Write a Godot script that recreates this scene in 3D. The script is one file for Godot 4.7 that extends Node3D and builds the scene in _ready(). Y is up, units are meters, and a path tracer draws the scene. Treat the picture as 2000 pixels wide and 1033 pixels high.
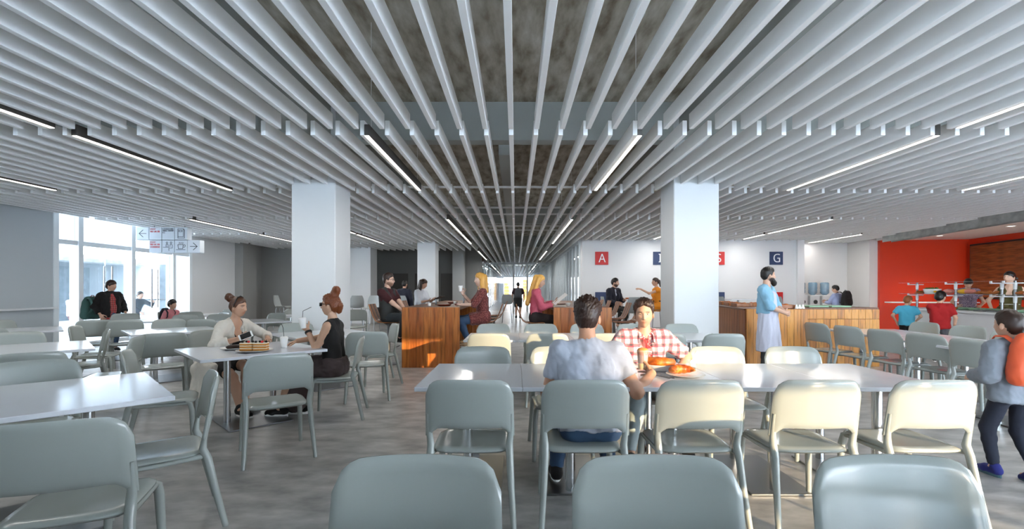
extends Node3D
# A school canteen: slatted ceiling, white tables, grey chairs, diners, a servery on the right.
# x runs to the right, y up; depth from the camera is written d and lies along -z.

const EYE := 1.36
const SLAT_Y := 3.04
const SLAB_Y := 4.36

var M := {}
var taken := {}
var chair_proto: Node3D


class Geo:
	var v := PackedVector3Array()
	var t := PackedInt32Array()
	var c := PackedColorArray()
	var tint := Color(1, 1, 1)
	var colored := false

	func add(p: Vector3) -> int:
		v.append(p)
		c.append(tint)
		return v.size() - 1

	func tri(a: int, b: int, d: int) -> void:
		t.append(a)
		t.append(d)
		t.append(b)

	func quad(a: int, b: int, d: int, e: int) -> void:
		tri(a, b, d)
		tri(a, d, e)

	# a flat face of its own, turned so that it looks along out
	func face(pts: Array, out: Vector3) -> void:
		var n: Vector3 = (pts[1] - pts[0]).cross(pts[2] - pts[0])
		if n.dot(out) < 0.0:
			pts = pts.duplicate()
			pts.reverse()
		var i0 := v.size()
		for p in pts:
			add(p)
		for k in range(1, pts.size() - 1):
			tri(i0, i0 + k, i0 + k + 1)

	func box(at: Vector3, size: Vector3, bevel := 0.0, turn := Basis.IDENTITY) -> Geo:
		var h := size * 0.5
		var b := minf(bevel, minf(h.x, minf(h.y, h.z)) * 0.98)
		for ax in 3:
			for s in [-1.0, 1.0]:
				var u := (ax + 1) % 3
				var w := (ax + 2) % 3
				var pts := []
				for q in [[-1, -1], [1, -1], [1, 1], [-1, 1]]:
					var p := Vector3.ZERO
					p[ax] = s * h[ax]
					p[u] = q[0] * (h[u] - b)
					p[w] = q[1] * (h[w] - b)
					pts.append(at + turn * p)
				var n := Vector3.ZERO
				n[ax] = s
				face(pts, turn * n)
		if b > 0.0:
			for ax in 3:
				var u := (ax + 1) % 3
				var w := (ax + 2) % 3
				for su in [-1.0, 1.0]:
					for sw in [-1.0, 1.0]:
						var pts := []
						for q in [[-1, 0], [1, 0], [1, 1], [-1, 1]]:
							var p := Vector3.ZERO
							p[ax] = q[0] * (h[ax] - b)
							p[u] = su * (h[u] - (b if q[1] else 0.0))
							p[w] = sw * (h[w] - (0.0 if q[1] else b))
							pts.append(at + turn * p)
						var n := Vector3.ZERO
						n[u] = su
						n[w] = sw
						face(pts, turn * n)
			for sx in [-1.0, 1.0]:
				for sy in [-1.0, 1.0]:
					for sz in [-1.0, 1.0]:
						var s3 := Vector3(sx, sy, sz)
						var pts := []
						for ax in 3:
							var p := Vector3(sx * (h.x - b), sy * (h.y - b), sz * (h.z - b))
							p[ax] = s3[ax] * h[ax]
							pts.append(at + turn * p)
						face(pts, turn * s3)
		return self

	# a tube along pts; rx, ry: radii across for each point
	func tube(pts: Array, rx: Array, ry: Array, sides := 10, caps := true, ref := Vector3(0, 0, 1)) -> Geo:
		var n := pts.size()
		var rows := []
		var side := Vector3.ZERO
		for i in n:
			var tan: Vector3 = (pts[mini(i + 1, n - 1)] - pts[maxi(i - 1, 0)]).normalized()
			if i == 0:
				side = tan.cross(ref)
				if side.length() < 0.05:
					side = tan.cross(Vector3(1, 0, 0.3))
				side = side.normalized()
			else:
				side = (side - tan * side.dot(tan)).normalized()
			var up := tan.cross(side)
			var row := []
			for k in sides:
				var a := TAU * k / sides
				row.append(add(pts[i] + side * cos(a) * rx[i] + up * sin(a) * ry[i]))
			rows.append(row)
		for i in n - 1:
			for k in sides:
				var k2 := (k + 1) % sides
				quad(rows[i][k], rows[i][k2], rows[i + 1][k2], rows[i + 1][k])
		if caps:
			for e in [0, n - 1]:
				var ring := []
				for k in sides:
					ring.append(v[rows[e][k]])
				var other: int = 1 if e == 0 else n - 2
				face(ring, pts[e] - pts[other])
		return self

	func lathe(profile: Array, segs := 20, xf := Transform3D.IDENTITY) -> Geo:
		var rows := []
		for p in profile:
			var row := []
			for k in segs:
				var a := TAU * k / segs
				row.append(add(xf * Vector3(cos(a) * p.x, p.y, sin(a) * p.x)))
			rows.append(row)
		for i in rows.size() - 1:
			for k in segs:
				var k2 := (k + 1) % segs
				quad(rows[i][k], rows[i + 1][k], rows[i + 1][k2], rows[i][k2])
		return self

	func ball(at: Vector3, r: Vector3, turn := Basis.IDENTITY, rows := 8, segs := 12) -> Geo:
		var prof := []
		for i in rows + 1:
			var a := -PI / 2 + PI * i / rows
			prof.append(Vector2(maxf(cos(a), 0.001), sin(a)))
		return lathe(prof, segs, Transform3D(turn * Basis.from_scale(r), at))

	func prism(poly: PackedVector2Array, depth: float, xf := Transform3D.IDENTITY) -> Geo:
		var ids := Geometry2D.triangulate_polygon(poly)
		for s in [0.5, -0.5]:
			var i0 := v.size()
			for p in poly:
				add(xf * Vector3(p.x, p.y, s * depth))
			for k in range(0, ids.size(), 3):
				var a := v[i0 + ids[k]]
				var n := (v[i0 + ids[k + 1]] - a).cross(v[i0 + ids[k + 2]] - a)
				if n.dot(xf.basis.z) * s > 0.0:
					tri(i0 + ids[k], i0 + ids[k + 1], i0 + ids[k + 2])
				else:
					tri(i0 + ids[k], i0 + ids[k + 2], i0 + ids[k + 1])
		var cw := 1.0 if Geometry2D.is_polygon_clockwise(poly) else -1.0
		for k in poly.size():
			var a := poly[k]
			var b := poly[(k + 1) % poly.size()]
			var out := Vector3(-(b.y - a.y), b.x - a.x, 0) * cw
			face([xf * Vector3(a.x, a.y, depth / 2), xf * Vector3(b.x, b.y, depth / 2), xf * Vector3(b.x, b.y, -depth / 2), xf * Vector3(a.x, a.y, -depth / 2)], xf.basis * out)
		return self

	func join(o: Geo, xf := Transform3D.IDENTITY) -> Geo:
		var i0 := v.size()
		for k in o.v.size():
			v.append(xf * o.v[k])
			c.append(o.c[k])
		for k in o.t:
			t.append(i0 + k)
		return self

	func mesh() -> ArrayMesh:
		var n := PackedVector3Array()
		n.resize(v.size())
		for k in range(0, t.size(), 3):
			var a := t[k]
			var b := t[k + 1]
			var d := t[k + 2]
			var f := (v[d] - v[a]).cross(v[b] - v[a])
			n[a] += f
			n[b] += f
			n[d] += f
		for k in n.size():
			n[k] = n[k].normalized() if n[k].length_squared() > 1e-24 else Vector3.UP
		var arr := []
		arr.resize(Mesh.ARRAY_MAX)
		arr[Mesh.ARRAY_VERTEX] = v
		arr[Mesh.ARRAY_NORMAL] = n
		if colored:
			arr[Mesh.ARRAY_COLOR] = c
		arr[Mesh.ARRAY_INDEX] = t
		var m := ArrayMesh.new()
		m.add_surface_from_arrays(Mesh.PRIMITIVE_TRIANGLES, arr)
		return m


func V(x: float, y: float, d: float) -> Vector3:
	return Vector3(x, y, -d)


func numbered(called: String) -> String:
	var n: int = taken.get(called, 0)
	taken[called] = n + 1
	return called if n == 0 else "%s_%03d" % [called, n]


func tag(o: Node3D, label: String, category: String, group := "") -> Node3D:
	o.set_meta("label", label)
	o.set_meta("category", category)
	if group != "":
		o.set_meta("group", group)
	return o


func thing(called: String, label: String, category: String, at := Vector3.ZERO, turn := 0.0, group := "") -> Node3D:
	var o := Node3D.new()
	o.name = numbered(called)
	add_child(o)
	o.position = at
	o.rotation.y = turn
	return tag(o, label, category, group)


func part(parent: Node3D, called: String, g, m: Material, at := Vector3.ZERO, turn := Vector3.ZERO) -> MeshInstance3D:
	var o := MeshInstance3D.new()
	o.name = called
	o.mesh = g.mesh() if g is Geo else g
	o.material_override = m
	o.position = at
	o.rotation = turn
	o.cast_shadow = GeometryInstance3D.SHADOW_CASTING_SETTING_ON
	parent.add_child(o, true)
	return o


# a thing that is a single mesh
func solo(called: String, g, m: Material, label: String, category: String, at := Vector3.ZERO, turn := 0.0, group := "") -> MeshInstance3D:
	var o := part(self, numbered(called), g, m, at, Vector3(0, turn, 0))
	tag(o, label, category, group)
	return o


func struct(called: String, g = null, m: Material = null) -> Node3D:
	var o: Node3D
	if g == null:
		o = Node3D.new()
		o.name = numbered(called)
		add_child(o)
	else:
		o = part(self, numbered(called), g, m)
	o.set_meta("kind", "structure")
	return o


func copy_of(root: Node3D, at: Vector3, turn: float, label: String, group: String) -> Node3D:
	var base := str(root.name)
	var r: Node3D = root.duplicate()
	r.name = numbered(base)
	add_child(r)
	r.position = at
	r.rotation.y = turn
	r.set_meta("label", label)
	r.set_meta("group", group)
	return r


func paint(called: String, color: Color, rough := 0.6, metal := 0.0) -> StandardMaterial3D:
	var m := StandardMaterial3D.new()
	m.resource_name = called
	m.albedo_color = color
	m.roughness = rough
	m.metallic = metal
	M[called] = m
	return m


func noise_tex(size: int, freq: float, octaves: int, stops: Array, seed_: int, kind := FastNoiseLite.TYPE_SIMPLEX_SMOOTH, normal := 0.0) -> NoiseTexture2D:
	var n := FastNoiseLite.new()
	n.noise_type = kind
	n.frequency = freq
	n.fractal_octaves = octaves
	n.fractal_gain = 0.55
	n.seed = seed_
	var t := NoiseTexture2D.new()
	t.width = size
	t.height = size
	t.seamless = true
	t.generate_mipmaps = false
	t.noise = n
	if normal > 0.0:
		t.as_normal_map = true
		t.bump_strength = normal
	elif stops.size() > 0:
		var g := Gradient.new()
		var offs := PackedFloat32Array()
		var cols := PackedColorArray()
		for s in stops:
			offs.append(s[0])
			cols.append(s[1])
		g.offsets = offs
		g.colors = cols
		t.color_ramp = g
	return t


func grey(x: float) -> Color:
	return Color(x, x, x)


func make_materials() -> void:
	paint("white_paint", Color(0.845, 0.855, 0.86), 0.55)
	paint("wall_white", Color(0.86, 0.865, 0.87), 0.6)
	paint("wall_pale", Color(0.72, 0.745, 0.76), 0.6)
	paint("wall_warm", Color(0.84, 0.83, 0.82), 0.6)
	paint("wall_grey", Color(0.60, 0.60, 0.59), 0.6)
	paint("wall_grey_dark", Color(0.42, 0.41, 0.40), 0.6)
	paint("slat_white", Color(0.965, 0.97, 0.97), 0.5)
	paint("beam_grey", Color(0.70, 0.72, 0.71), 0.6)
	paint("plastic", Color(0.61, 0.636, 0.62), 0.17)
	paint("plastic_shell", Color(0.60, 0.62, 0.62), 0.4)
	paint("table_white", Color(0.84, 0.855, 0.88), 0.12)
	paint("chrome", Color(0.82, 0.83, 0.84), 0.18, 1.0)
	paint("steel", Color(0.55, 0.56, 0.57), 0.35, 1.0)
	paint("steel_dark", Color(0.25, 0.26, 0.27), 0.4, 0.8)
	paint("frame_white", Color(0.90, 0.925, 0.94), 0.4)
	paint("sign_face", Color(0.74, 0.77, 0.80), 0.5)
	paint("black", Color(0.04, 0.04, 0.045), 0.5)
	paint("dark_grey", Color(0.2, 0.2, 0.2), 0.5)
	paint("red_wall", Color(0.80, 0.22, 0.11), 0.22)
	paint("sign_red", Color(0.78, 0.13, 0.12), 0.5)
	paint("sign_blue", Color(0.16, 0.23, 0.38), 0.5)
	paint("sign_white", Color(0.93, 0.94, 0.95), 0.5)
	paint("sign_ink", Color(0.13, 0.16, 0.20), 0.6)
	paint("ceramic", Color(0.92, 0.92, 0.91), 0.15)
	paint("paper_white", Color(0.92, 0.92, 0.91), 0.6)
	paint("green_tray", Color(0.55, 0.70, 0.58), 0.4)
	var gl := paint("glass", Color(0.80, 0.90, 0.95, 0.10), 0.02)
	gl.transparency = BaseMaterial3D.TRANSPARENCY_ALPHA
	gl.metallic_specular = 0.6
	var gt := paint("glass_tinted", Color(0.62, 0.74, 0.80, 0.26), 0.04)
	gt.transparency = BaseMaterial3D.TRANSPARENCY_ALPHA
	gt.metallic_specular = 0.8

	# trowelled concrete floor
	var fl := paint("floor", Color(1, 1, 1), 0.36)
	fl.albedo_texture = noise_tex(1024, 0.011, 7, [[0.0, grey(0.48)], [0.3, Color(0.58, 0.575, 0.565)], [0.5, Color(0.635, 0.63, 0.62)], [0.7, Color(0.68, 0.675, 0.665)], [1.0, Color(0.77, 0.76, 0.745)]], 11)
	fl.uv1_triplanar = true
	fl.uv1_world_triplanar = true
	fl.uv1_scale = Vector3(0.20, 0.2, 0.40)
	fl.roughness_texture = noise_tex(512, 0.01, 6, [[0.0, grey(0.8)], [1.0, grey(1.0)]], 5)

	# board-marked concrete slab
	var sl := paint("slab", Color(1, 1, 1), 0.85)
	sl.albedo_texture = noise_tex(1024, 0.007, 7, [[0.0, Color(0.44, 0.40, 0.34)], [0.28, Color(0.60, 0.57, 0.51)], [0.47, Color(0.685, 0.66, 0.605)], [0.6, Color(0.725, 0.705, 0.655)], [0.78, Color(0.78, 0.765, 0.725)], [1.0, Color(0.86, 0.85, 0.82)]], 3)
	sl.uv1_triplanar = true
	sl.uv1_world_triplanar = true
	sl.uv1_scale = Vector3(0.5, 0.4, 0.16)
	var rc := paint("raw_concrete", Color(1, 1, 1), 0.8)
	rc.albedo_texture = noise_tex(512, 0.01, 5, [[0.0, Color(0.52, 0.53, 0.52)], [0.5, Color(0.64, 0.65, 0.64)], [1.0, Color(0.76, 0.77, 0.76)]], 17)
	rc.uv1_triplanar = true
	rc.uv1_world_triplanar = true
	rc.uv1_scale = Vector3(0.5, 0.5, 0.5)
	var rp := paint("pale_concrete", Color(1, 1, 1), 0.8)
	rp.albedo_texture = noise_tex(512, 0.01, 5, [[0.0, Color(0.78, 0.81, 0.82)], [0.5, Color(0.85, 0.87, 0.88)], [1.0, Color(0.90, 0.91, 0.92)]], 18)
	rp.uv1_triplanar = true
	rp.uv1_world_triplanar = true
	rp.uv1_scale = Vector3(0.3, 0.3, 0.3)

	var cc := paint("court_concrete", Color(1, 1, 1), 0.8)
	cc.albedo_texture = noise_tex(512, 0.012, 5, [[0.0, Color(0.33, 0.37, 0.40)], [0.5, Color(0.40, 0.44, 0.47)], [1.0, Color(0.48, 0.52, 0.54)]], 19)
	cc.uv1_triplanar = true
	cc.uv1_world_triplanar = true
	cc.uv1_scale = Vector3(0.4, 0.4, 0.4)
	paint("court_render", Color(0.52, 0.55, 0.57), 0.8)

	# oiled timber, three tones of board, grain along y
	var tones := [Color(0.64, 0.36, 0.14), Color(0.59, 0.32, 0.12), Color(0.68, 0.40, 0.16)]
	for k in 3:
		var c: Color = tones[k]
		wood("timber_%d" % k, c, Vector3(5.0, 0.45, 5.0), 40 + k, 0.35)
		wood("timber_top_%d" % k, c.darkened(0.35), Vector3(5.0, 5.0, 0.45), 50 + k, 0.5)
	var gold := [Color(0.77, 0.51, 0.18), Color(0.72, 0.46, 0.155), Color(0.80, 0.55, 0.21)]
	for k in 3:
		wood("golden_%d" % k, gold[k], Vector3(5.0, 0.45, 5.0), 60 + k, 0.35)
	wood("veneer", Color(0.50, 0.26, 0.10), Vector3(0.5, 4.0, 0.5), 71, 0.4)
	wood("ply", Color(0.62, 0.37, 0.17), Vector3(4.0, 0.8, 4.0), 72, 0.35)
	wood("dark_ply", Color(0.42, 0.25, 0.14), Vector3(4.0, 0.8, 4.0), 73, 0.4)


func wood(called: String, c: Color, scale_: Vector3, seed_: int, rough: float) -> void:
	var m := paint(called, Color(1, 1, 1), rough)
	m.albedo_texture = noise_tex(256, 0.012, 5, [[0.0, c.darkened(0.35)], [0.3, c.darkened(0.12)], [0.5, c], [0.7, c.lightened(0.04)], [1.0, c.lightened(0.12)]], seed_)
	m.uv1_triplanar = true
	m.uv1_scale = scale_
	m.uv1_offset = Vector3(seed_ * 0.37, seed_ * 0.21, seed_ * 0.13)


func _ready() -> void:
	# ---- camera
	var cam := Camera3D.new()
	cam.name = "camera"
	add_child(cam)
	cam.position = Vector3(0, EYE, 0)
	var near := 0.05
	cam.projection = Camera3D.PROJECTION_FRUSTUM
	cam.near = near
	cam.far = 400.0
	cam.size = 1033.0 / 930.0 * near
	cam.frustum_offset = Vector2(-7.0, 49.5) / 930.0 * near
	cam.current = true

	# ---- sky, sun, exposure
	var sky_m := ProceduralSkyMaterial.new()
	sky_m.sky_top_color = Color(0.82, 0.885, 0.96)
	sky_m.sky_horizon_color = Color(0.93, 0.96, 0.99)
	sky_m.sky_curve = 0.2
	sky_m.ground_horizon_color = Color(0.72, 0.75, 0.78)
	sky_m.ground_bottom_color = Color(0.5, 0.5, 0.5)
	sky_m.sky_energy_multiplier = 2.6
	sky_m.ground_energy_multiplier = 1.0
	var sky := Sky.new()
	sky.sky_material = sky_m
	var env := Environment.new()
	env.background_mode = Environment.BG_SKY
	env.sky = sky
	env.tonemap_mode = Environment.TONE_MAPPER_LINEAR
	env.tonemap_exposure = 2.85
	env.sdfgi_enabled = true
	env.ssao_enabled = true
	env.ssil_enabled = true
	var we := WorldEnvironment.new()
	we.name = "environment"
	we.environment = env
	add_child(we)
	# low sun from behind, to the right
	var sun := DirectionalLight3D.new()
	sun.name = "sun"
	sun.sky_mode = DirectionalLight3D.SKY_MODE_LIGHT_ONLY
	sun.light_color = Color(1.0, 0.87, 0.68)
	sun.light_energy = 1.5
	sun.light_angular_distance = 0.53
	sun.shadow_enabled = true
	add_child(sun)
	sun.look_at_from_position(Vector3.ZERO, Vector3(-0.55, -0.19, -1.0), Vector3.UP)

	make_materials()
	build_shell()
	build_ceiling()
	build_lamps()
	build_outside()
	build_tables()
	build_chairs()
	build_counters()
	build_servery()
	build_signs()
	build_props()
	build_people()


# an upright slab between two floor points, from y0 to y1, thickness to the left of the run
func run_box(a: Vector2, b: Vector2, y0: float, y1: float, thick: float, bevel := 0.0) -> Geo:
	var g := Geo.new()
	var along := b - a
	var turn := Basis(Vector3.UP, atan2(along.y, along.x))
	# floor points are (x, d); d runs along -z
	var mid := (a + b) * 0.5
	var off := Vector2(-along.y, along.x).normalized() * thick * 0.5
	g.box(V(mid.x + off.x, (y0 + y1) * 0.5, mid.y + off.y), Vector3(along.length(), y1 - y0, thick), bevel, turn)
	return g


func span(x0: float, x1: float, y0: float, y1: float, d0: float, d1: float, bevel := 0.0) -> Geo:
	return Geo.new().box(V((x0 + x1) / 2, (y0 + y1) / 2, (d0 + d1) / 2), Vector3(absf(x1 - x0), absf(y1 - y0), absf(d1 - d0)), bevel)


func build_shell() -> void:
	struct("floor", span(-10.9, 17.2, -0.3, 0.0, -5.0, 63.0), M.floor)
	# left side: plain wall, entrance glazing, plain wall
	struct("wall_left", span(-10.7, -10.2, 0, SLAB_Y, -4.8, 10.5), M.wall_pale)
	struct("trim_1", span(-10.2, -10.08, 0.94, 0.98, -4.5, 10.5, 0.005), M.wall_white)
	struct("wall_left", span(-10.7, -10.2, 0, SLAB_Y, 14.98, 17.3), M.wall_white)
	struct("wall_left", span(-10.7, -9.9, 0, SLAB_Y, 17.3, 18.2), M.wall_grey)
	struct("wall_far", span(-10.7, -6.7, 0, SLAB_Y, 19.5, 19.9), M.wall_grey)
	struct("wall_left", span(-10.75, -10.4, 0, SLAB_Y, 18.2, 19.9), M.wall_grey)
	struct("wall_far", span(-6.7, -5.85, 0, SLAB_Y, 19.2, 20.1), M.wall_white)
	struct("wall_left", span(-8.4, -8.1, 0, SLAB_Y, 19.9, 27.8), M.wall_grey)
	var far := struct("wall_far", span(-8.4, -1.95, 0, SLAB_Y, 27.5, 27.8), M.wall_grey)
	for k in 3:
		var dx: float = -7.3 + k * 1.5
		var door := part(far, "door", span(dx, dx + 1.1, 0.0, 2.3, 27.44, 27.5, 0.01), M.wall_grey_dark)
		part(door, "handle", Geo.new().tube([V(dx + 1.0, 0.95, 27.40), V(dx + 1.0, 1.15, 27.40)], [0.015, 0.015], [0.015, 0.015], 6), M.steel)
	# corridor
	struct("wall_left", span(-3.2, -2.9, 0, SLAB_Y, 27.8, 61.0), M.wall_white)
	var gp := struct("window_1")
	for k in 14:
		var d0 := 27.9 + k * 2.3
		part(gp, "pane", span(-1.99, -1.97, 0.05, 3.0, d0 + 0.05, d0 + 2.25), M.glass_tinted)
		part(gp, "mullion", span(-2.02, -1.94, 0, 3.05, d0 - 0.04, d0 + 0.04), M.frame_white)
	part(gp, "head_rail", span(-2.3, -1.9, 3.02, SLAB_Y, 27.8, 61.0), M.dark_ply)
	struct("wall_far", span(-3.2, -1.5, 0, SLAB_Y, 60.5, 60.9), M.wall_white)
	struct("wall_far", span(2.15, 10.2, 0, SLAB_Y, 60.5, 60.9), M.wall_white)
	struct("wall_far", span(-1.5, 2.15, 2.95, SLAB_Y, 60.5, 60.9), M.wall_white)
	# glass partition to the right of the corridor, rooms behind it
	var gr := struct("window_2")
	for k in 26:
		var d0 := 16.75 + k * 1.05
		part(gr, "pane", span(2.27, 2.29, 0.05, 3.0, d0 + 0.04, d0 + 1.01), M.glass_tinted)
		part(gr, "mullion", span(2.22, 2.34, 0, 3.2, d0 - 0.035, d0 + 0.035), M.frame_white)
	part(gr, "head_rail", span(2.2, 2.36, 3.0, SLAB_Y, 16.7, 44.2), M.frame_white)
	struct("wall_right", span(2.2, 2.5, 0, SLAB_Y, 44.0, 60.5), M.wall_white)
	var rw := struct("wall_far", span(2.3, 3.7, 0, SLAB_Y, 43.0, 43.4), M.wall_grey)
	part(rw, "wall_section", span(5.6, 10.2, 0, SLAB_Y, 43.0, 43.4), M.wall_grey)
	part(rw, "lintel", span(3.7, 5.6, 2.95, SLAB_Y, 43.0, 43.4), M.wall_grey)
	for k in 3:
		part(rw, "mullion", span(4.0 + k * 0.55, 4.08 + k * 0.55, 0, 2.95, 43.05, 43.15), M.frame_white)
	part(rw, "guard_rail", span(3.7, 5.6, 0.86, 0.92, 43.1, 43.16), M.dark_grey)
	struct("wall_right", span(9.9, 10.2, 0, SLAB_Y, 17.6, 60.5), M.wall_white)
	# glass screen across the corridor
	var gs := struct("window_3")
	for x in [-0.13, 0.74, 1.6]:
		part(gs, "mullion", span(x - 0.06, x + 0.06, 0, 3.0, 29.95, 30.05), M.frame_white)
	part(gs, "head_rail", span(-1.9, 2.22, 2.95, 3.1, 29.93, 30.07), M.frame_white)
	part(gs, "pane", span(-1.9, -0.19, 0.05, 2.95, 29.99, 30.01), M.glass)
	part(gs, "pane", span(0.8, 1.54, 0.05, 2.95, 29.99, 30.01), M.glass)
	part(gs, "pane", span(1.66, 2.2, 0.05, 2.95, 29.99, 30.01), M.glass)
	# white wall with the letter squares, and the water-cooler recess beside it
	struct("wall_far", span(2.28, 9.6, 0, SLAB_Y, 16.3, 16.7), M.wall_white)
	struct("trim_2", span(9.6, 9.83, 0, SLAB_Y, 16.2, 17.2), M.wall_white)
	struct("wall_far", span(9.8, 12.4, 0, SLAB_Y, 17.2, 17.6), M.wall_warm)
	struct("wall_right", span(11.98, 12.5, 0, SLAB_Y, 16.12, 17.6), M.wall_warm)
	# right side: red wall of the servery, turned a little
	struct("wall_far", run_box(Vector2(12.24, 16.0), Vector2(15.2, 15.56), 0, SLAB_Y, 0.3), M.red_wall)
	struct("wall_right", run_box(Vector2(12.9, 2.6), Vector2(14.87, 15.66), 0, SLAB_Y, -0.3), M.red_wall)
	# rear of the room, behind the camera: wall on the left, glazing on the right
	struct("wall_rear", span(-9.0, -1.0, 0, 2.15, -1.1, -0.95, 0.01), M.wall_grey)
	struct("wall_rear", span(-1.0, 2.2, 0, 1.85, -1.1, -0.95, 0.01), M.wall_grey)
	struct("wall_rear", span(-10.7, 13.2, 2.95, SLAB_Y, -4.8, -4.5), M.wall_white)
	var wr := struct("window_4")
	for k in 10:
		var x0 := -9.8 + k * 2.4
		part(wr, "mullion", span(x0 - 0.035, x0 + 0.035, 0, 2.95, -4.7, -4.58), M.frame_white)
		part(wr, "pane", span(x0 + 0.035, minf(x0 + 2.365, 13.0), 0.05, 2.93, -4.65, -4.64), M.glass)
	part(wr, "transom", span(-10.2, 13.0, 2.2, 2.25, -4.69, -4.59), M.frame_white)
	part(wr, "sill", span(-10.2, 13.0, 0, 0.06, -4.75, -4.5), M.frame_white)
	part(wr, "guard_rail", span(-10.2, 13.0, 1.02, 1.06, -4.72, -4.68), M.steel)
	struct("wall_right", span(12.75, 13.2, 3.6, SLAB_Y, -4.5, 2.7), M.wall_white)
	var wq := struct("window_5")
	for k in 6:
		var d0 := -4.5 + k * 1.2
		part(wq, "mullion", span(12.8, 12.92, 0, 3.6, d0 - 0.035, d0 + 0.035), M.frame_white)
		part(wq, "pane", span(12.85, 12.86, 0.05, 3.55, d0 + 0.035, d0 + 1.165), M.glass)
	part(wq, "transom", span(12.8, 12.92, 2.5, 2.56, -4.5, 2.7), M.frame_white)
	# entrance glazing with doors in the left wall
	var we := struct("window_6")
	var posts := [10.56, 11.16, 12.7, 14.22, 14.94]
	for k in posts.size():
		part(we, "mullion", span(-10.40, -10.18, 0, 3.6, posts[k] - 0.06, posts[k] + 0.06), M.frame_white)
		if k < posts.size() - 1:
			part(we, "pane", span(-10.29, -10.27, 2.5, 3.55, posts[k] + 0.06, posts[k + 1] - 0.06), M.glass)
			part(we, "transom", span(-10.35, -10.21, 2.4, 2.5, posts[k] + 0.06, posts[k + 1] - 0.06), M.frame_white)
	part(we, "pane", span(-10.29, -10.27, 0.05, 2.4, 10.62, 11.1), M.glass)
	part(we, "pane", span(-10.29, -10.27, 0.05, 2.4, 14.28, 14.88), M.glass)
	part(we, "lintel", span(-10.7, -10.2, 3.6, SLAB_Y, 10.5, 14.98), M.wall_white)
	for k in 2:
		for s in 2:
			var d0: float = posts[1 + k] + 0.07 + s * 0.70
			var leaf := struct("door_%d" % (k * 2 + s + 1), span(-10.3, -10.27, 0.04, 2.38, d0, d0 + 0.69), M.glass)
			var hd: float = d0 + (0.58 if s == 0 else 0.11)
			part(leaf, "handle", Geo.new().tube([V(-10.2, 0.85, hd), V(-10.2, 1.95, hd)], [0.018, 0.018], [0.018, 0.018], 8), M.steel)
			part(leaf, "rail", span(-10.31, -10.25, 0.02, 0.12, d0, d0 + 0.69), M.frame_white)
	# columns
	var colA := struct("column", span(-3.57, -2.87, 0, SLAB_Y, 7.58, 8.28, 0.012), M.white_paint)
	colA.name = "trim_3"
	var n := 4
	for q in [[2.52, 3.24, 7.58, 8.28], [-3.52, -2.87, 17.05, 17.75], [-3.52, -2.87, 26.5, 27.15]]:
		var o := struct("column", span(q[0], q[1], 0, SLAB_Y, q[2], q[3], 0.012), M.white_paint)
		o.name = "trim_%d" % n
		n += 1


func slat_limits(x: float, d0: float, d1: float) -> Array:
	var a := d0
	var b := d1
	if (x > -3.62 and x < -2.82) or (x > 2.47 and x < 3.29):
		if a < 7.58 and b > 7.5:
			b = 7.57
		elif a < 8.29 and a > 7.6:
			a = 8.29
	if x > -3.57 and x < -2.82:
		if a < 17.05 and b > 17.0:
			b = 17.04
		elif a > 17.04 and a < 17.8:
			a = 17.8
	if x < -9.85 and b > 17.28:
		b = 17.28
	elif x < -6.65 and b > 19.48:
		b = 19.48
	elif x < -5.8 and b > 19.18:
		b = 19.18
	elif x < 2.2 and b > 27.45 and x < -1.95:
		b = 27.45
	if x > 2.2 and x < 9.55 and b > 16.28:
		b = 16.28
	elif x >= 9.55 and b > 17.18:
		b = 17.18
	# servery fascia on the right
	var lim := 11.55 - 0.15 * (15.0 - b)
	if x > lim:
		b = a
	return [a, b]


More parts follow.
